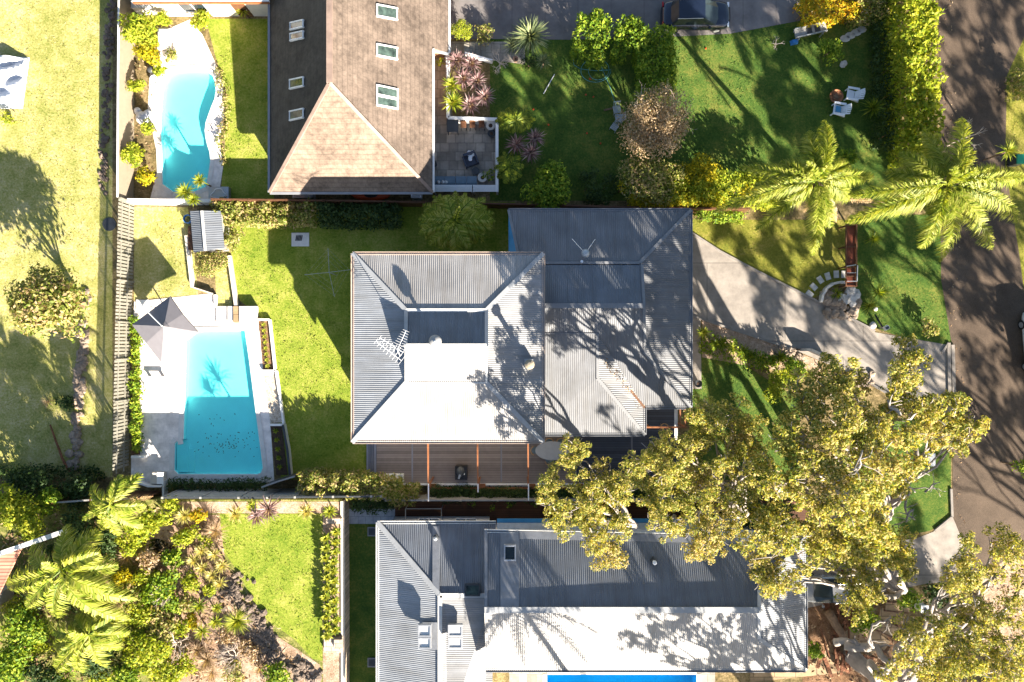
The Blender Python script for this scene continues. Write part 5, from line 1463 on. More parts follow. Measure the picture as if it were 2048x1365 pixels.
# ---- cars ----------------------------------------------------------------
def car(name,label,px,py,ang,L,Wd,paint,h=1.5,estate=False):
    X,Y,_=W(px,py,.8); t=thing(name,label,'car',(X,Y,0)); c,s=math.cos(ang),math.sin(ang)
    def R(a_,b_,z): return (X+a_*c-b_*s, Y+a_*s+b_*c, z)
    # body loft: (x, half width, z of shoulder)
    st=[(-.5,.30,.62),(-.485,.40,.74),(-.44,.45,.86),(-.35,.485,.93),(-.2,.495,.95),(0,.5,.94),(.18,.495,.93),(.3,.485,.88),(.4,.46,.80),(.46,.41,.72),(.49,.33,.62),(.5,.22,.52)]
    m=MB(); vs=[]; 
    for x,w_,z in st:
        w2=w_*Wd
        for b_,zz in ((-w2*.9,.22),(-w2,.42),(-w2*.995,z*.75),(-w2*.93,z-.05),(-w2*.75,z),(0,z+.03),(w2*.75,z),(w2*.93,z-.05),(w2*.995,z*.75),(w2,.42),(w2*.9,.22)): vs.append(R(x*L,b_,zz))
    n=11; fs=[(i*n+k,i*n+k+1,(i+1)*n+k+1,(i+1)*n+k) for i in range(len(st)-1) for k in range(n-1)]+[tuple((i,)) for i in []]
    fs+=[((i)*n+n-1,i*n,(i+1)*n,(i+1)*n+n-1) for i in range(len(st)-1)]+[tuple(range(n-1,-1,-1)),tuple((len(st)-1)*n+k for k in range(n))]
    m.add(vs,fs); obj('body',m,paint,t,True)
    # greenhouse
    rb=-.42 if estate else -.36
    gl=[(rb,.40,.93),(rb+.07,.36,h-.1),(rb+.14,.35,h-.02),(.0,.36,h),(.08,.35,h-.04),(.26,.42,.90)]
    m=MB(); vs=[]
    for x,w_,z in gl:
        for b_ in (-1,-.96,-.5,0,.5,.96,1): vs.append(R(x*L+(0 if abs(b_)>.6 else (.04*L if x>.2 else (-.02*L if x<rb+.01 else 0))),b_*w_*Wd,z-(.12 if abs(b_)==1 else 0) if .95<z else z-(0 if abs(b_)<1 else .02)))
    n=7; m.add(vs,[(i*n+k,i*n+k+1,(i+1)*n+k+1,(i+1)*n+k) for i in range(len(gl)-1) for k in range(n-1)])
    for sgn in (0,6): m.add([vs[i*n+sgn] for i in range(len(gl))]+[R(.26*L,(-1 if sgn==0 else 1)*.44*Wd,.85),R(rb*L,(-1 if sgn==0 else 1)*.44*Wd,.85)],[tuple(range(len(gl)+2))])
    obj('windows',m,'glass',t)
    m=MB(); vs=[]; rl=gl[1:5]
    for i,(x,w_,z) in enumerate(rl):
        for b_ in (-.9,-.5,0,.5,.9): vs.append(R(x*L,b_*w_*Wd,z+.02+.015*(1-abs(b_))))
    m.add(vs,[(i*5+k,i*5+k+1,(i+1)*5+k+1,(i+1)*5+k) for i in range(3) for k in range(4)]); obj('roof',m,paint,t,True)
    m=MB()
    for sg in (-1,1): m.tube([R(rb*L+.05*L,sg*.34*Wd,h-.05),R(.05*L,sg*.34*Wd,h+.02)],.02,5)
    obj('roof_rails',m,'steel',t)
    for a_ in (-.31,.31):
        for b_ in (-.44,.44):
            m=MB(); m.tube([R(a_*L,b_*Wd-.1,.32),R(a_*L,b_*Wd+.1,.32)],.32,18); w=obj('wheel',m,'rubber',t); m=MB(); sg=1 if b_>0 else -1; m.tube([R(a_*L,b_*Wd+sg*.09,.32),R(a_*L,b_*Wd+sg*.115,.32)],.19,14); obj('rim',m,'steel',w)
    for b_ in (-.35,.35):
        m=MB(); m.beam(R(.455*L,b_*Wd-.16,.66),R(.455*L,b_*Wd+.16,.66),.12,.14); obj('headlight',m,'lamp_glass',t)
        m=MB(); m.beam(R(-.49*L,b_*Wd-.14,.75),R(-.49*L,b_*Wd+.14,.75),.08,.12); obj('tail_light',m,'tail_red',t)
    for sg in (-1,1): m=MB(); m.rbox(*R(.17*L,sg*(Wd*.5+.1),0)[:2],.92,1.06,.12,.2,ang,0,.85); obj('mirror',m,paint,t)
    return t
car('parked_car','black car parked on the driveway at the top edge of the photo',1394,28,0,4.55,1.85,'car_black')
car('parked_car','silver grey car half under the bottom house roof edge beside the gum leaves',1666,1180,3.16,4.4,1.8,'car_silver',1.55,True)
car('parked_car','white car at the right edge of the road',2084,690,-1.48,4.5,1.8,'car_white')

# ================================================================== VEGETATION
# gum trees
G1=[(1149,895,30),(1141,925,32),(1105,952,32),(1086,985,30),(1114,1020,36),(1138,1045,34),(1212,1100,46),(1188,1076,36),(1237,1048,36),(1172,1008,42),(1215,957,42),(1170,970,34),(1200,930,18),(1237,985,34),(1186,1045,30)]
G2=[(1274,928,34),(1301,912,42),(1323,890,30),(1286,961,45),(1332,932,45),(1363,905,36),(1403,832,38),(1425,820,38),(1471,832,38),(1501,852,34),(1418,866,40),(1388,893,35),(1470,878,38),(1470,918,38),(1508,900,24),(1348,971,45),(1311,1008,38),(1394,967,42),(1409,1008,45),(1378,1034,42),(1332,1045,36),(1394,1082,38),(1425,1095,32),(1434,1054,40),(1452,994,32),(1486,977,34),(1440,935,36),(1475,1055,22),(1488,1020,28)]
G3=[(1672,748,44),(1645,740,36),(1700,763,36),(1594,780,38),(1605,817,42),(1685,803,46),(1640,785,42),(1746,838,46),(1561,872,42),(1685,863,52),(1731,872,48),(1777,825,40),(1808,872,42),(1623,860,46),(1592,915,34),(1518,936,40),(1540,968,34),(1614,942,42),(1669,903,48),(1761,917,50),(1823,921,40),(1700,961,52),(1746,977,48),(1654,977,46),(1592,985,42),(1685,1010,46),(1715,1038,42),(1537,1048,50),(1515,1086,42),(1570,1069,40),(1638,1066,48),(1685,1085,48),(1761,1056,46),(1792,1085,40),(1740,1090,44),(1640,1020,36),(1800,970,30)]
G3b=[(1805,716,42),(1795,757,38),(1832,722,28),(1789,790,30),(1812,775,28),(1838,806,26),(1854,825,42),(1884,808,34),(1915,806,26),(1946,855,32),(1915,885,34),(1884,854,42),(1863,870,32),(1905,845,30)]
G4=[(1529,1155,40),(1582,1152,38),(1520,1118,38),(1560,1172,26),(1618,1064,34),(1648,1094,44),(1707,1123,44),(1737,1103,40),(1781,1094,42),(1811,1144,26),(1790,1126,32),(1707,1168,42),(1707,1206,36),(1746,1186,28),(1736,1150,34),(1630,1110,22)]
G5=[(2004,1082,42),(2028,1108,34),(1933,1088,28),(1921,1126,42),(1930,1168,44),(1989,1144,26),(1968,1221,42),(2028,1212,42),(1890,1172,20),(1879,1257,40),(1816,1254,30),(1841,1287,42),(1885,1301,44),(1930,1287,44),(1870,1331,42),(1930,1340,42),(1989,1316,46),(2034,1281,35),(2019,1340,42),(1770,1355,26),(1805,1322,28),(1845,1352,34),(1975,1268,30),(2048,1170,30),(1925,1225,26)]
b3=W(1650,960)
gum('gum_tree','narrow gum crown with dark holes over the dining table end of the deck',W(1240,1000)[:2],5.5,G1,lambda x,y:8.6,'gum_leaf',900,.135,4,(),.26,('gum_leaf_gold',.2))
gum('gum_tree','broad gum tree crown over the right end of the deck and the long grey roof',W(1440,985)[:2],6.5,G2,lambda x,y:10.2+.004*(1400-x),'gum_leaf',900,.135,6,((1350,1030,9.2,1310,1060,9.5,.1),(1455,940,10,1500,935,10.6,.13)),.38,('gum_leaf_gold',.15))
def z3(x,y):
    return 11.2+3.0*max(0,1-math.hypot(x-1680,y-940)/190)
gum('gum_tree','largest pale gum tree crown between the deck and the road',b3[:2],7,G3+G3b,z3,'gum_leaf',560,.175,8,((1770,940,11.5,1830,985,11,.10),(1820,975,11,1830,1040,10.6,.09),(1825,1020,10.7,1790,1050,10.4,.07),(1800,830,12,1775,800,12,.12),(1560,985,11,1525,905,11.4,.16),(1640,1000,11,1660,1060,11.6,.2),(1700,945,13.6,1725,900,13.8,.1),(1850,985,10.8,1880,965,10.8,.06)),.55,('gum_leaf_gold',.07))
gum('gum_tree','gum tree crown over the parked silver car and the end of the long grey roof',W(1690,1120)[:2],6,G4,lambda x,y:10.2,'gum_leaf',900,.135,5,((1570,1080,9.8,1600,1120,9.6,.12),(1760,1150,10,1740,1175,10,.07)),.36,('gum_leaf_gold',.15))
gum('gum_tree','gum tree with thick pale limbs in the lower right corner',W(1700,1310)[:2],3.2,G5,lambda x,y:12.8,'gum_leaf',900,.135,7,((1690,1290,4,1790,1330,6.0,.32),(1790,1330,6,1850,1280,8.2,.24),(1670,1285,3.6,1720,1290,4.6,.26),(1735,1300,5,1745,1250,7,.14),(1745,1250,7,1780,1232,8,.09)),.6,None)
# fallen bark at the foot of the big trunk
m=MB()
for k in range(26):
    a0=rnd.uniform(1.1,2.2) if k%2 else rnd.uniform(0,6.28); x_,y_,_=W(rnd.gauss(1672,18),rnd.gauss(1285,42)); L_=rnd.uniform(1,3.2)
    m.beam((x_,y_,rnd.uniform(.05,.5)),(x_+L_*math.cos(a0)*.6,y_+L_*math.sin(a0),rnd.uniform(.05,.5)),rnd.uniform(.06,.3),.05)
struct(single('bark_heap',m,'red_bark','heap of long reddish brown bark strips at the foot of the big trunk','bark'),'stuff')
m=MB(); limb(m,W(1655,1222,.3),W(1688,1275,.35),.32,.24,.04); single('fallen_log',m,'brown_bark','short thick brown log between the silver car and the big trunk','log',None,True)
# gums and trees beyond the frame whose shade falls into the picture
def ring(cx,cy,R,n,r0,r1):
    out=[]
    for i in range(n):
        a=i*2.39996; q=R*math.sqrt((i+.5)/n); out.append((cx+q*math.cos(a),cy+q*math.sin(a)*.8,rnd.uniform(r0,r1)))
    return out
gum('gum_tree','gum tree across the road right of the frame',W(2420,900)[:2],6,ring(2440,900,200,36,26,40),lambda x,y:11.5,'gum_leaf',420,.28,6,(),.24,None,10)
for k_,(cx_,cy_) in enumerate(((2880,900),(2870,1330),(2900,1800))):
    gum('gum_tree','%s gum tree of the row beyond the far verge'%('first','second','third')[k_],W(cx_,cy_,12)[:2],6,ring(cx_,cy_,270,26,34,52),lambda x,y:12,'gum_leaf',200,.3,6,(),.3,None,10)
gum('gum_tree','gum tree far beyond the lower right corner',W(2590,2380,12)[:2],6,ring(2590,2380,290,34,40,60),lambda x,y:12,'gum_leaf',200,.3,7,(),.4,None,9)
gum('gum_tree','gum tree further below the bottom edge',W(1850,1880,12)[:2],6,ring(1850,1880,230,24,30,50),lambda x,y:12,'gum_leaf',200,.3,7,(),.5,None,9)
gum('gum_tree','gum tree beyond the lower right corner',W(2380,1400)[:2],6,ring(2400,1420,200,26,28,44),lambda x,y:12,'gum_leaf',420,.28,6,(),.24,None,10)
gum('gum_tree','gum tree below the bottom edge shading the long roof',W(1760,1760)[:2],5,ring(1800,1740,200,13,24,38),lambda x,y:12,'gum_leaf',170,.28,7,(),.5,None,8)
gum('gum_tree','gum tree behind the far verge shading the road',W(2400,1150)[:2],7,ring(2400,1150,150,18,26,40),lambda x,y:12.5,'gum_leaf',420,.28,6,(),.24,None,10)
palm('palm_tree','palm below the bottom edge shading the long white roof',None,1262,1640,11,[(1262+130*math.cos(a),1640+120*math.sin(a),rnd.uniform(-1.8,.2)) for a in np.arange(0,6.2,.52)],.75)

# palms
P1=[(1648,240,-.6),(1620,262,-.4),(1478,332,-1.2),(1508,372,-.8),(1424,425,-1.9),(1510,462,-1.8),(1560,400,-.6),(1625,512,-1.6),(1662,455,-.9),(1748,352,-1.2),(1700,330,-.4),(1640,430,-.6),(1560,325,-.3),(1700,400,-1.1)]
palm('palm_tree','left one of the two big feathery foxtail palms above the front lawn',(1668,440),1632,362,7.2,P1,.85,'palm_leaf',True,.15,rise=.6,lw=.033,n=120,droop=.5,extra=3)
P2=[(1768,345,-1.0),(1700,392,-1.2),(1690,445,-1.9),(1772,430,-1.3),(1845,262,-1.4),(1800,305,-.6),(1925,236,-1.2),(1945,300,-.3),(2052,352,-1.2),(2000,340,-.4),(2035,445,-2.0),(1985,500,-1.8),(1880,525,-1.8),(1842,498,-1.5),(1930,440,-.8),(1860,430,-.6),(1980,400,-.6)]
palm('palm_tree','right one of the two big feathery foxtail palms, reaching over the road',(1870,440),1895,368,7.8,P2,.9,'palm_leaf',True,.16,rise=.6,lw=.033,n=125,droop=.5,extra=3)
m=MB(); frond(m,W(1650,395,5.5),W(1673,445,4.2),.35,.2,30,False,.03); frond(m,W(1690,400,5),W(1750,402,4.4),.3,.2,26,False,.03); single('dead_frond',m,['palm_dead','palm_dead'],'pale dry dead palm fronds hanging between the two foxtail palms','palm frond')
rosette('spiky_plant','small yellow green palm top beside the green bin',2014,303,24,'green_blade',46,0,2.2,.06)
t=baretree('bare_tree','thin twiggy tree with a few leaves over the top of the road beside the palm',1942,270,42,4,n=5)
P3=[(133,1050,-1.5),(150,1120,-.5),(198,1062,-1.5),(62,1092,-1.5),(14,1172,-1.8),(52,1215,-2.0),(62,1160,-.6),(112,1235,-1.9),(135,1190,-.6),(236,1132,-1.4),(200,1108,-.4),(275,1200,-1.9),(225,1180,-.8),(260,1240,-2.3),(190,1225,-1.6)]
palm('palm_tree','big broad leaved palm in the lower left jungle',(150,1160),124,1140,6.4,P3,.95,'palm_leaf',False,.16,rise=.62,lw=.062,n=64,droop=.6,z0=TER,extra=2)
P4=[(285,948,-.9),(240,950,-.3),(182,972,-1.0),(180,1012,-1.3),(200,1058,-1.6),(238,1072,-1.6),(285,1058,-1.6),(292,1012,-1.0),(222,990,-.3),(262,1030,-.8)]
palm('palm_tree','bright palm over the lower end of the paling fence',(220,1015),220,1010,5.2,P4,.7,'palm_leaf',False,.14,rise=.6,lw=.065,n=50,droop=.55,z0=TER,extra=2)
P5=[(96,1238,-1.6),(110,1300,-1.8),(112,1338,-2.0),(165,1345,-2.0),(210,1335,-1.9),(240,1300,-1.7),(258,1268,-1.4),(248,1228,-1.2),(190,1215,-.9),(150,1235,-.6),(170,1290,-.8),(212,1270,-.6),(140,1275,-.7)]
palm('palm_tree','lower palm with splayed broad fronds at the bottom left',(180,1275),178,1270,5.0,P5,.85,'palm_leaf',False,.14,rise=.62,lw=.065,n=58,droop=.6,z0=TER,extra=2)
P6=[(910+84*math.cos(a)*rnd.uniform(.8,1.05),443+62*math.sin(a)*rnd.uniform(.8,1.1),rnd.uniform(-1.3,-.2)) for a in np.arange(0,12.5,.5)]
palm('palm_tree','dense dark green clumping palm between the tiled house and the pale roof',(910,445),910,443,3.2,P6,.6,'palm_leaf',False,.12,rise=.6,lw=.06,n=44,extra=3,droop=.5)
m=MB()
P7=[(1030+40*math.cos(a),240+26*math.sin(a),rnd.uniform(-.9,-.1)) for a in np.arange(0,12,.62)]
palm('palm_tree','dark feathery palm at the right of the white patio wall',(1030,245),1032,242,2.4,P7,.42,'palm_dark',False,.09,rise=.6,lw=.045,n=30)
P8=[(1018+30*math.cos(a),335+34*math.sin(a),rnd.uniform(-.9,-.1)) for a in np.arange(0,9,.62)]
palm('palm_tree','dark feathery palm below the red cordylines at the patio corner',(1018,338),1018,335,1.9,P8,.36,'palm_dark',False,.08,rise=.6,lw=.045,n=28)

# hedges, shrubs and trees
hedge('hedge','tall bright clipped hedge along the left side of the road',[(1834,-60),(1838,60),(1842,170),(1846,322)],[64,62,58,50],3.5,'hedge_lime',.26,300,.5)
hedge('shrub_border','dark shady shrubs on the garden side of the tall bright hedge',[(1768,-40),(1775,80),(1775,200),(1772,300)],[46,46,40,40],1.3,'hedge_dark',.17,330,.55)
hedge('hedge','orange and yellow flowering hedge at the top beside the cart',[(1602,22),(1660,12),(1735,-5)],[52,52,62],1.7,'orange_leaf',.17,420,.42)
hedge('hedge','dark olive part of the flowering hedge at the top edge',[(1700,35),(1770,5)],[34,50],1.5,'hedge_olive',.17,380,.45)
hedge('hedge','left block of the bright bushy hedge below the top driveway',[(1150,62),(1185,72),(1215,78)],[72,100,84],2.1,'hedge_bright',.2,400,.42)
hedge('hedge','middle block of the bright bushy hedge below the top driveway',[(1228,74),(1262,80),(1292,74)],[72,80,66],2.0,'hedge_bright',.2,400,.42)
hedge('hedge','right block of the bright bushy hedge running down the lawn',[(1308,55),(1314,120),(1316,190)],[78,74,66],2.1,'hedge_bright',.2,400,.42)
t=shrub('tree','bushy brown leafed tree with pale twigs in the middle of the upper lawn','tree',1310,248,84,4.2,'brown_leaf',.13,330,k=26,sub=.34)
baretree('bare_tree','pale twiggy branches showing through the brown leafed tree',1312,245,82,4.6,n=14,depth=4,r0=.045)
t=shrub('tree','olive green shrub tree below the brown leafed tree','tree',1305,360,70,3.0,'hedge_olive',.16,330,k=20,sub=.36,sq=.7)
shrub('shrub','bright yellow flowering shrub left below the brown leafed tree','shrub',1246,372,16,2.6,'yellow_leaf',.14,420,k=8)
shrub('shrub','yellow green shrub between the brown leafed tree and the foxtail palm','shrub',1395,352,46,2.6,'yellow_leaf',.16,380,sq=.8)
hedge('hedge','yellow green shrub row under the left foxtail palm',[(1330,385),(1430,378),(1510,372),(1585,392)],[44,60,66,50],2.4,'hedge_lime',.17,400,.45)
hedge('hedge','bright yellow leafed shrubs along the fence above the grey wing',[(1262,398),(1320,400),(1380,398),(1450,402)],[22,24,22,22],2.2,'yellow_leaf',.17,380,.45)
shrub('shrub','yellow shrub directly above the front lawn hedge','shrub',1500,385,26,2.6,'yellow_leaf',.17,380)
hedge('hedge','low leafy green hedge above the front lawn',[(1390,425),(1440,428),(1490,432)],[26,26,24],1.0,'hedge_bright',.15,380,.4)
shrub('shrub','bushy bright green shrub below the patio and red cordylines','shrub',1098,372,58,2.3,'hedge_bright',.22,330,sq=.78,k=18,sub=.36)
hedge('hedge','dark shrub mass between the bushy shrub and the yellow shrub',[(1165,375),(1200,370),(1232,390)],[60,64,50],1.6,'hedge_dark',.16,360,.45)
shrub('shrub','round green shrub beside the weathered cart','shrub',1664,100,28,1.5,'hedge_bright',.17,380)
shrub('topiary','pale green clipped topiary ball beside the top driveway','topiary',923,60,26,1.3,'hedge_lime',.08,1500,k=26,sub=.3)
shrub('shrub','small dark grassy shrub right of the topiary ball','shrub',967,70,24,.9,'hedge_olive',.14,330)
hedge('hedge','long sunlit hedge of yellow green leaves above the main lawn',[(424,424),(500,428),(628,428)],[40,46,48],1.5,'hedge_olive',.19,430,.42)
hedge('hedge','long shaded part of the hedge above the main lawn',[(634,428),(720,430),(800,432)],[46,48,46],1.5,'hedge_dark',.19,430,.42)  # same hedge in a darker leaf, its shade painted into the colour
shrub('ball_hedge','round clipped ball hedge below the garden shed','hedge',421,527,38,1.2,'hedge_olive',.12,800,k=26,sub=.32,sq=.82)
shrub('shrub','leafy shrub to the right of the garden shed','shrub',467,482,24,1.1,'hedge_olive',.16,430,sq=1.25)
shrub('tree','spreading leafy tree on the left lawn','tree',98,608,84,5.2,'hedge_olive',.26,200,k=34,sub=.30,sq=.86)
shrub('shrub','small yellow green shrub under the tarpaulin at the left edge','shrub',14,238,18,.8,'hedge_lime',.15,300)
shrub('fern','small dark green fern beside the pale rocks on the left lawn','fern',132,808,20,.5,'hedge_dark',.2,200)
rosette('dry_plant','small pale dead spiky plant on the left lawn beside the fern',96,804,17,'straw_blade',30,0,.1,.04)
# bamboo and pool side planting
for (px,py,r,h,mt,l,sq) in ((278,60,42,2.6,'hedge_lime','large bright bamboo clump at the top beside the cream fence',1.0),(296,105,28,2.2,'yellow_leaf','yellow bamboo clump below the large bright bamboo',1.0),(325,38,18,1.6,'hedge_lime','small bamboo clump beside the sun bed',.9),
      (272,172,20,1.4,'hedge_lime','small bamboo tuft left of the curved pool top',.7),(320,142,14,.9,'hedge_lime','small round plant at the top left corner of the curved pool',1),(266,308,28,1.8,'hedge_lime','bamboo tuft left of the curved pool bottom',.9),(292,352,20,1.4,'yellow_leaf','yellow shrub at the lower left of the curved pool',.9),(298,255,17,1.4,'hedge_lime','grassy green plant beside the white boulder',1),(402,42,22,1.4,'hedge_lime','yellow green shrub at the top of the pale pool paving',1.0),(343,112,15,.5,'hedge_olive','low plant in the pool paving bed',.9)):
    shrub('bamboo' if 'bamboo' in l else 'shrub',l,'bamboo' if 'bamboo' in l else 'shrub',px,py,r,h,mt,.2,380,sq=sq,k=14)
m=MB()
hedge('border_plants','thin row of small shrubs along the right edge of the curved pool paving',[(434,135),(450,185),(450,230),(440,275),(446,330)],[10,10,10,12,10],.4,'hedge_olive',.14,300,.4,cat='plants')
rosette('spiky_plant','bright yellow green spiky plant at the top edge beside the tiled house lawn',486,24,18,'green_blade',46,0,.8,.05)
for i,(px,py,r) in enumerate(((372,385,24),(400,362,17),(388,400,16))):
    rosette('spiky_plant',['large yellow green spiky plant below the curved pool','small yellow green spiky plant at the lower pool corner','spiky plant in front of the pale low wall'][i],px,py,r,'green_blade',50,0,1.6,.07,'spiky plants below the curved pool')
hedge('hedge','narrow bright plant row along the paling fence beside the pool deck',[(268,636),(268,760),(268,905)],[13,13,13],.8,'hedge_bright',.18,330,.5)
hedge('hedge','dark low hedge along the bottom of the umbrella pool',[(332,972),(430,973),(533,970)],[20,22,22],.9,'hedge_dark',.14,400,.4)
hedge('hedge','sunlit pinkish green hedge left of the deck planter',[(594,964),(680,970),(800,978)],[34,40,38],2.5,'hedge_olive',.18,430,.42)
hedge('hedge','lower bulge of the sunlit hedge at the deck corner',[(775,992),(838,990)],[30,36],1.7,'hedge_olive',.18,430,.42)
hedge('hedge','clipped dark green hedge strip below the deck under the pergola beams',[(860,990),(960,990),(1120,990),(1300,990)],[24,24,24,24],1.0,'hedge_dark',.12,650,.38)
hedge('shrub_row','dark shrub over the blue pavers behind the fence',[(700,1012),(740,1014),(790,1010)],[20,26,14],1.4,'hedge_dark',.17,400,.42)
for i,(px,py) in enumerate(((945,1008),(985,1014),(1018,1008),(1072,1008))): shrub('tuft','%s leafy tuft poking over the brown deck'%('first','second','third','fourth')[i],'plant',px,py,9,1.2,'hedge_bright',.13,360,'tufts over the brown deck',k=5)
nm=['first','second','third','fourth','fifth','sixth','seventh','eighth','ninth','tenth','eleventh','twelfth']
for i in range(8): rosette('bed_plant','%s small plant from the top in the narrow red mulch bed'%nm[i],528+i*1.1,650+i*11.8,6.5,'green_blade',18,.05,.08,.06,'small plants in the red mulch bed')
for i in range(5): rosette('bed_plant','%s small plant from the top in the dark bed below the pebbles'%nm[i],552+i*2,862+i*18,7,'palm_dark',18,.05,.08,.06,'small plants in the dark bed')
# planter bed beside the retaining wall: two rows of bright plants
for i in range(11):
    rosette('bed_plant','%s plant from the top in the left row of the pale planting bed'%nm[i],654+rnd.uniform(-3,3),1076+i*19.5,13,'green_blade',30,TER,.5,.15,'left row of bright plants in the pale planting bed')
    rosette('bed_plant','%s plant from the top in the right row of the pale planting bed'%nm[i],670+rnd.uniform(-3,3),1064+i*19.5,12,'green_blade',30,TER,.45,.15,'right row of bright plants in the pale planting bed')
# cordylines and yuccas
for i,(px,py,r,l,zz) in enumerate(((914,122,26,'red cordyline at the top of the patio border',1.3),(942,128,23,'red cordyline second from the top of the patio border',1.2),(926,157,25,'red cordyline in the middle of the patio border',1.4),(953,163,24,'red cordyline right of the middle of the patio border',1.2),(969,195,26,'red cordyline nearest the lawn in the patio border',1.3),(940,211,25,'darkest red cordyline directly above the white patio wall',1.1))):
    rosette('cordyline',l,px,py,r,'red_blade',64,0,zz,.075,'red cordylines in the patio border')
for i,(px,py,r,l) in enumerate(((903,172,24,'upper bright green cordyline in the patio border'),(906,206,26,'lower bright green cordyline in the patio border'))): rosette('cordyline',l,px,py,r,'green_blade',64,0,1.3,.075,'green cordylines in the patio border')
for i,(px,py,r,l) in enumerate(((1033,290,25,'left red cordyline of the trio right of the patio'),(1070,278,23,'upper right red cordyline of the trio right of the patio'),(1061,307,24,'lower right red cordyline of the trio right of the patio'))): rosette('cordyline',l,px,py,r,'red_blade',64,0,1.5,.07,'trio of red cordylines right of the patio')
rosette('yucca','large pale grey green yucca beside the top driveway',1060,76,44,'grey_blade',150,0,1.6,.085)
rosette('yucca','round soft yucca left of the large pale yucca',1026,92,28,'grey_blade',90,0,.8,.04)
rosette('yucca','small blue grey yucca below the large pale yucca',1086,124,20,'grey_blade',50,0,.9,.05)
shrub('shrub','dark bronze shrub in the round bed below the yuccas','shrub',1058,126,20,.8,'hedge_dark',.14,330)
baretree('bare_tree','leafless grey branching shrub beside the garden steps',1000,125,34,1.6,n=8,r0=.03)
for i,(px,py,r,z_,l,mt) in enumerate(((538,1018,30,2.1,'large red cordyline against the fence above the raised lawn','red_blade'),(515,1030,24,1.9,'smaller red cordyline left of the large one above the raised lawn','red_blade'),(472,1028,22,.7,'pale yellow spiky plant left of the red cordylines','pale_blade'),(505,1012,14,.6,'small green spiky plant between the pale one and the red cordylines','green_blade'),(613,1022,20,.7,'bright yellow spiky plant on the gravel strip above the raised lawn','pale_blade'),(660,1022,16,.7,'yellow green spiky plant at the top of the planting bed','green_blade'),(370,1030,22,.8,'pale spiky plant on the bark mulch below the fence','pale_blade'))):
    rosette('spiky_plant',l,px,py,r,mt,64,TER,z_,.07)
for k,(px,py) in enumerate(((404,1100),(430,1108),(445,1130),(405,1135),(425,1150),(440,1165),(388,1120))): rosette('spiky_plant','%s pale yellow rosette from the top in the cluster beside the raised lawn'%nm[k],px,py,18,'pale_blade',44,TER,.6,.07,'pale yellow rosettes beside the raised lawn')
rosette('grass_tree','large round green grass tree at the edge of the dry rock bed',476,1240,31,'green_blade',190,TER,.9,.035)
for k,(px,py,r,mt,l) in enumerate(((400,1210,20,'palm_dark','dark green rosette left of the grass tree'),(435,1215,13,'green_blade','small green rosette just left of the grass tree'),(432,1243,18,'green_blade','green yellow rosette at the lower left of the grass tree'),(405,1262,20,'green_blade','bright rosette furthest lower left of the grass tree'))): rosette('spiky_plant',l,px,py,r,mt,54,TER,.6,.06)
rosette('tussock','tall straw coloured tussock grass beside the raised lawn corner',432,1062,30,'straw_blade',120,TER,.3,.03)
for k,(px,py,r,l) in enumerate(((415,1320,30,'straw coloured tussock at the bottom of the dry bed'),(425,1345,28,'lowest straw tussock at the bottom edge'),(395,1300,22,'straw tussock beside the bare twigs'),(520,1335,20,'green straw tussock beside the dark rocks'),(255,1112,26,'greyish straw tussock beside the big palm'),(375,1045+5,18,'straw tussock beside the pond'))): rosette('tussock',l,px,py,r,'straw_blade',90,TER,.2,.03)
shrub('shrub','orange flowering shrub beside the raised lawn corner','shrub',398,1030,20,1.2,'orange_leaf',.2,300,z0=TER,sq=.7)
for (px,py,r,h,mt,l) in ((60,975,50,2.8,'hedge_dark','dark shrub mass at the left end of the bottom fence'),(150,985,40,2.0,'hedge_dark','dark shrub behind the grey fence line at the lower left'),(20,1010,45,3.0,'hedge_lime','sunlit yellow green shrub at the left edge above the pink roof shed'),(60,1040,38,2.6,'hedge_lime','yellow green shrub above the pale ridge beam'),(98,1000,28,3.0,'hedge_bright','green upright shrub beside the fence line lower left'),
      (150,1060,40,1.8,'hedge_dark','dark undergrowth above the big palm'),(205,1085,36,1.6,'hedge_dark','dark undergrowth right of the big palm crown'),(285,1050,34,2.0,'hedge_lime','bright yellow green shrub right of the fence palm'),(320,1040,24,1.4,'hedge_lime','yellow green shrub next to the orange flowering shrub'),(345,1010,20,1.2,'hedge_lime','small bright shrub against the bottom fence'),
      (330,1165,32,1.2,'hedge_bright','green leafy shrub below the dark pond'),(345,1118,22,.9,'hedge_bright','fern green shrub at the right of the dark pond'),(50,1250,48,2.2,'hedge_bright','green shrub below the pink roof shed'),(20,1320,52,2.4,'hedge_bright','large green shrub in the bottom left corner'),(90,1350,45,2.2,'hedge_dark','dark green shrub along the bottom edge'),(255,1350,36,1.8,'hedge_bright','green shrub right of the lower palm at the bottom edge'),
      (295,1300,44,1.6,'hedge_lime','fine leafed yellow green shrub at the bottom'),(320,1250,34,1.2,'hedge_olive','olive shrub below the bare twigs'),(250,1320,30,1.4,'hedge_olive','olive shrub right of the lower palm'),(330,1345,36,1.3,'hedge_lime','yellow green shrub on the bottom edge'),(555,1350,28,1.2,'hedge_bright','green shrub among the dark rocks at the bottom edge'),(300,1120,26,1.0,'straw_blade','dry pale shrub left of the dark pond'),(360,1075,22,.9,'hedge_lime','small bright shrub above the dark pond'),(110,1105,20,1.4,'hedge_dark','dark shrub under the big palm crown'),(110,1180,60,1.5,'hedge_dark','dark undergrowth beneath the big palm'),(190,1150,46,1.5,'hedge_olive','olive undergrowth beneath the big palm'),(190,1300,60,1.3,'hedge_dark','dark undergrowth beneath the lower palm'),(255,1200,40,1.1,'hedge_olive','olive undergrowth between the two lower palms')):
    shrub('shrub',l,'shrub',px,py,r,h,mt,.2,330,z0=(TER if py>1003 and px>0 else 0),k=14)
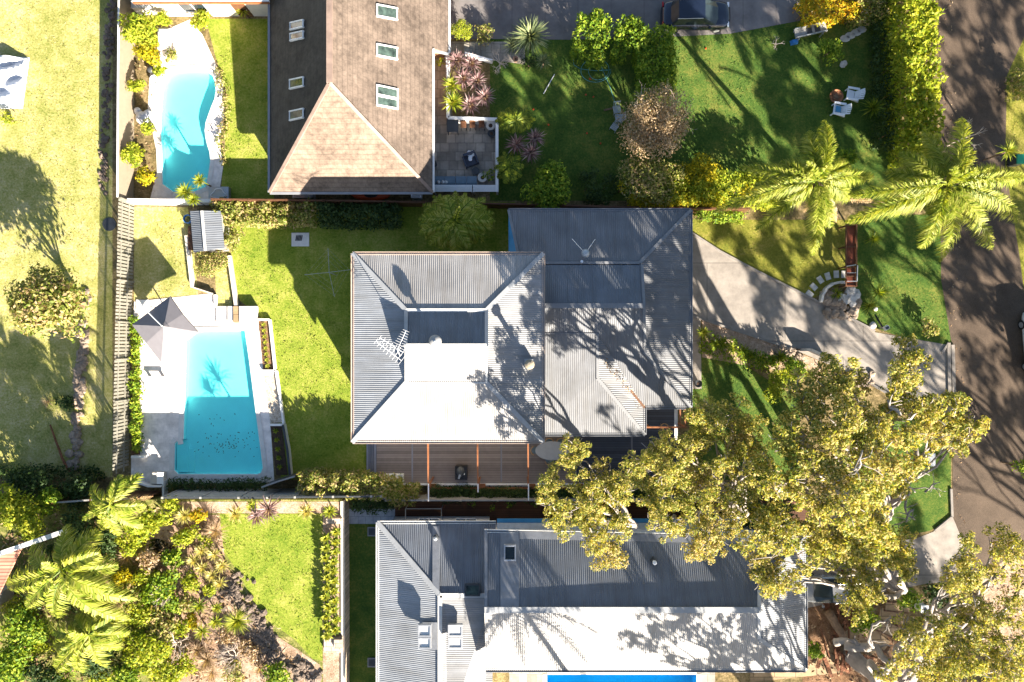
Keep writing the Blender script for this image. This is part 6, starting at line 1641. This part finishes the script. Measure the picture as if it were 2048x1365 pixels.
for (px,py,r,h,mt,l) in ((385,1165,22,.9,'hedge_lime','pale lime shrub above the grass tree on the pink soil'),(370,1205,20,.8,'hedge_olive','olive shrub left of the dark rosette on the pink soil'),(420,1180,18,.8,'hedge_lime','lime shrub between the rock pile and the pale rosettes'),(455,1275,20,.6,'straw_blade','dry pinkish shrub below the grass tree'),(500,1300,24,.6,'straw_blade','dry shrub between the grass tree and the dark rocks'),(470,1340,26,.6,'hedge_olive','olive dry shrub at the bottom of the dry bed'),
    (370,1330,26,.8,'hedge_lime','lime shrub beside the straw tussocks at the bottom edge'),(345,1210,22,.9,'hedge_bright','bright shrub right of the white branched shrub'),(385,1065,20,.9,'hedge_lime','lime shrub between the pond and the straw tussock'),(415,1085,16,.7,'hedge_lime','small lime shrub above the pale rosettes')):
    shrub('shrub',l,'shrub',px,py,r,h,mt,.17,360,z0=TER,k=12)
for (px,py,r,h,mt,l) in ((40,1215,30,1.6,'hedge_lime','lime shrub just below the pink roofed shed wall'),(75,1290,34,1.5,'hedge_lime','lime shrub left of the lower palm fronds'),(125,1355,34,1.3,'hedge_bright','bright shrub under the lower palm at the bottom edge'),(200,1360,32,1.2,'hedge_lime','lime shrub at the bottom edge below the lower palm'),(275,1230,34,1.3,'hedge_lime','lime shrub between the two lower palms and the olive shrub'),(300,1195,28,1.1,'hedge_bright','bright shrub left of the white branched shrub'),(290,1150,24,1.0,'hedge_lime','lime shrub below left of the dark pond'),(255,1085,26,1.3,'hedge_lime','lime shrub between the big palm and the dark pond'),(280,1275,30,1.2,'hedge_bright','bright shrub right of the lower palm crown'),
    (250,1155,24,1.1,'yellow_leaf','golden shrub at the right tips of the big palm fronds'),(360,1255,24,.8,'hedge_lime','lime shrub on the pink soil above the bare twigs'),(385,1245,18,.6,'yellow_leaf','small golden shrub left of the bright rosettes')):
    shrub('shrub',l,'shrub',px,py,r,h,mt,.17,360,z0=TER,k=12)
m=MB(); X,Y,_=W(318,1095,TER); 
mp=[W(px,py,TER+.03) for px,py in smoothpoly([(296,1080),(316,1076),(345,1092),(366,1102),(360,1118),(330,1120),(300,1118)],2)]
m.add(mp,[tuple(range(len(mp)))[::-1]]); t=thing('pond','small dark pond in the lower left garden with a timber edge','pond',(X,Y,TER)); obj('water',m,'pond_water',t); m=MB(); m.beam(W(268,1128,TER+.1),W(325,1137,TER+.1),.12,.2); m.beam(W(377,1095,TER+.1),W(377,1130,TER+.1),.1,.2); m.beam(W(268,1070,TER+.1),W(268,1128,TER+.1),.1,.2); obj('edge_board',m,'brown_bark',t)
baretree('bare_tree','bare white branched shrub in the middle of the lower left garden',325,1190,32,1.6,n=8,z0=TER,r0=.035)
baretree('bare_tree','bare twigs beside the straw tussocks at the bottom',350,1290,40,1.4,n=9,z0=TER,r0=.03)
baretree('bare_tree','fine dry twiggy shrub right of the straw tussocks',470,1315,44,1.0,n=14,z0=TER,r0=.02,depth=4)
m=MB(); pts=[]
for k in range(170):
    f=rnd.random()
    if f<.55: q=rnd.random(); px=455+q*95+rnd.gauss(0,6); py=1165+q*120+rnd.gauss(0,6)
    else: px=rnd.uniform(500,640); py=1270+(px-500)*.55+abs(rnd.gauss(0,26))
    pts.append((px,py))
rocks(m,pts,(.12,.3),1,TER); struct(single('rock_bank',m,'dark_stone','bank of dark rough rocks along the diagonal edge of the raised lawn','rocks'),'stuff')
m=MB(); rocks(m,[(455+rnd.gauss(0,22),1180+rnd.gauss(0,18)) for _ in range(60)],(.1,.22),1,TER); struct(single('rock_pile',m,'dark_stone','pile of dark grey rocks right of the pale rosettes','rocks'),'stuff')
t=thing('sandstone_steps','short pale steps at the top and bottom of the planting bed','steps',(*W(665,1160,TER)[:2],TER))
obj('step',px_box(652,1038,683,1048,TER,TER+.35),'sandstone_blocks',t); obj('step',px_box(648,1275,684,1305,TER,TER+.3),'sandstone_blocks',t); obj('step',px_box(668,1280,684,1300,TER+.3,TER+.5),'sandstone_blocks',t)
# garden bed by the driveway
for k in range(12):
    px=1408+k*19+rnd.uniform(-4,4); py=665+k*6.5+rnd.uniform(-16,20); rosette('agapanthus','%s strappy green plant from the left in the driveway garden bed'%nm[k],px,py,rnd.uniform(14,19),'green_blade' if k%3==0 else 'palm_dark',60,0,.3,.06,'strappy plants in the driveway garden bed')
hedge('ground_cover','dense green shrubs filling the driveway garden bed',[(1405,680),(1450,700),(1500,716),(1560,735)],[44,44,36,30],.6,'hedge_bright',.17,330,.45,cat='shrubs')
shrub('shrub','bright lime shrub beside the small shaded lawn','shrub',1560,765,36,1.5,'hedge_lime',.18,360,sq=1.1); shrub('shrub','second bright green shrub at the edge of the gum crown','shrub',1590,735,26,1.4,'hedge_bright',.18,360)
m=MB(); rocks(m,[(rnd.uniform(1545,1598),rnd.uniform(695,718)) for _ in range(34)],(.12,.25)); struct(single('rock_edging',m,'stone','small brown rocks between the garden bed and the driveway','rocks'),'stuff')
m=MB(); rocks(m,[(rnd.uniform(1690,1740),745+rnd.uniform(0,28)) for _ in range(26)],(.12,.28)); struct(single('rock_edging',m,'stone','brown rocks under the gum leaves at the lower side of the driveway','rocks'),'stuff')
for (px,py,r,h,mt,l) in ((1745,478,20,.9,'palm_dark','dark spiky plant right of the reddish fence'),(1757,585,24,.8,'palm_dark','strappy green plant right of the rock garden'),(1738,612,20,.6,'green_blade','bright strappy plant at the lower right of the rock garden'),(1672,588,18,.4,'palm_dark','low green plant inside the curved rock garden')): rosette('spiky_plant',l,px,py,r,mt,60,0,h*.4,.05)
rosette('spiky_plant','dark spiky plant in the shade below the fire pit chairs',1745,218,30,'palm_dark',70,0,.8,.06)
shrub('shrub','leafy shrub with pale edges above the right foxtail palm fronds','shrub',1690,318,24,1.8,'hedge_bright',.24,240)
shrub('shrub','green shrub at the foot of the driveway near the road kerb','shrub',1860,660,24,.9,'hedge_olive',.16,300)
shrub('shrub','bright green strappy shrub at the foot of the big trunk','shrub',1632,1300,22,.8,'hedge_bright',.22,260); shrub('shrub','green shrub between the log and the timber steps','shrub',1728,1240,34,.9,'hedge_bright',.2,260); shrub('shrub','dark green shrub beside the white pillar letterbox','shrub',1815,1200,28,1.4,'hedge_bright',.2,280); shrub('shrub','shady shrub right of the white pillar letterbox','shrub',1880,1195,34,1.2,'hedge_dark',.2,280)
hedge('hedge','shaded shrubs below the bottom house deck end',[(1420,1025),(1500,1035),(1600,1040)],[40,50,50],1.6,'hedge_dark',.2,280,.5)
hedge('verge_shrubs','leafy shrubs on the far verge at the right edge',[(2052,140),(2046,200)],[30,26],1.6,'hedge_olive',.2,280,.5)
shrub('shrub','overhanging green branch tip at the right edge of the road','shrub',2046,935,22,2.8,'hedge_bright',.2,280)
hedge('ground_cover','spiky dark ground cover along the foot of the left lawn',[(-40,944),(60,944),(200,950)],[22,22,20],.7,'hedge_dark',.2,280,.45,cat='plants')

def inpoly(P, poly):
    x, y = P[:, 0], P[:, 1]; ins = np.zeros(len(P), bool); j = len(poly)-1
    for i in range(len(poly)):
        xi, yi = poly[i]; xj, yj = poly[j]
        c = ((yi > y) != (yj > y)) & (x < (xj-xi)*(y-yi)/((yj-yi) if yj != yi else 1e-9)+xi)
        ins ^= c; j = i
    return ins
def scatter(name, label, cat, poly, dens, size, asp, mat, z=0.0, flatn=True, holes=()):
    k = (H-z)/H
    xs = [p[0] for p in poly]; ys = [p[1] for p in poly]
    n = int((max(xs)-min(xs))*(max(ys)-min(ys))/900*dens)
    Q = np.stack([rng.uniform(min(xs), max(xs), n), rng.uniform(min(ys), max(ys), n)], 1)
    m_ = inpoly(Q, poly)
    for h in holes: m_ &= ~inpoly(Q, h)
    # uneven cover
    w = np.sin(Q[:,0]*.09+3*np.sin(Q[:,1]*.05))+np.sin(Q[:,1]*.11+2*np.sin(Q[:,0]*.043))
    m_ &= rng.random(n) < np.clip(.55+.3*w, .08, 1)
    Q = Q[m_]; P = np.stack([(Q[:,0]-1024)/S*k, (682.5-Q[:,1])/S*k, np.full(len(Q), z+.03)], 1)
    if flatn: N = rng.normal(size=P.shape)*.35+np.array([0,0,1]); P[:,2] += rng.random(len(P))*.04
    else: N = rng.normal(size=P.shape)*np.array([1,1,.35])+np.array([0,0,.35])
    L = size*(.5+rng.random(len(P)))
    o = leafmesh(name, P, N, L, L*asp, mat)
    return tag(struct(o, 'stuff'), label, cat)
for lb, poly, mt, d in (('pale dry grass of the open lawn at the left', [(0,0),(218,0),(208,400),(200,950),(0,950)], 'grass_dry', 40),
    ('bright green grass of the main lawn left of the pale roofed house', [(480,455),(840,455),(840,500),(700,510),(735,950),(575,950),(556,740),(515,610),(478,560)], 'grass_green', 55),
    ('grass of the corner lawn above the umbrella', [(282,415),(374,420),(390,575),(278,592)], 'grass_dry', 50),
    ('grass beside the curved pool and the tiled house', [(430,50),(545,45),(545,370),(450,370),(455,180)], 'grass_green', 50),
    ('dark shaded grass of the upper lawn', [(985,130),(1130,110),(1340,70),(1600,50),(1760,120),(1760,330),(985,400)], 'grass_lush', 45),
    ('grass of the front lawn above the driveway', [(1385,450),(1690,450),(1690,545),(1620,590),(1385,468)], 'grass_green', 45),
    ('grass of the verge between the reddish fence and the road', [(1720,440),(1878,440),(1885,560),(1903,690),(1760,650),(1720,560)], 'grass_lush', 45),
    ('tufty grass of the far verge at the right edge', [(2020,100),(2048,90),(2048,560),(2035,480),(2012,330)], 'grass_green', 60),
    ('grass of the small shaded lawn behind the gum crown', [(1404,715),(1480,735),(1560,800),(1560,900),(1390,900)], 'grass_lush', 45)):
    scatter('grass', lb, 'grass', poly, d, .13, .22, mt, 0, False)
scatter('grass', 'bright grass of the raised lawn at the bottom', 'grass', [(440,1028),(643,1028),(645,1318),(625,1312),(590,1276),(520,1226),(482,1148),(447,1098)], 55, .13, .22, 'grass_green', TER, False)
scatter('leaf_litter','dry leaves caught in the valley of the grey wing roof','leaf litter', [(1200,700),(1290,808),(1290,816),(1275,816),(1197,715)], 90, .1, .5, 'litter', 3.95)
jung = [(0,1015),(320,1015),(440,1030),(450,1110),(500,1240),(560,1300),(640,1335),(640,1365),(0,1365)]
scatter('leaf_litter','brown fallen leaves and bark over the lower left garden','leaf litter', jung, 34, .22, .4, 'litter', TER)
scatter('dry_twigs','thin pale dry twigs strewn over the lower left garden','twigs', [(240,1050),(440,1050),(470,1150),(600,1300),(640,1365),(240,1365)], 14, .55, .05, 'straw_blade', TER)
scatter('leaf_litter','leaf litter under the gum trees at the lower right','leaf litter', [(1610,1215),(1800,1190),(1960,1170),(2048,1130),(2048,1365),(1610,1365)], 26, .2, .4, 'litter', 0)
scatter('leaf_litter','dry leaves under the bamboo beside the curved pool','leaf litter', [(245,20),(300,60),(330,140),(300,200),(310,385),(245,385)], 20, .18, .4, 'litter', 0)
scatter('leaf_litter','fallen leaves along the road edges','leaf litter', [(1872,0),(1905,0),(1912,250),(1920,560),(1940,900),(1930,1050),(1908,1030),(1908,700),(1885,560),(1880,250)], 14, .12, .4, 'litter', .0)

for o in bpy.data.objects:
    if '_o' in o: del o['_o']
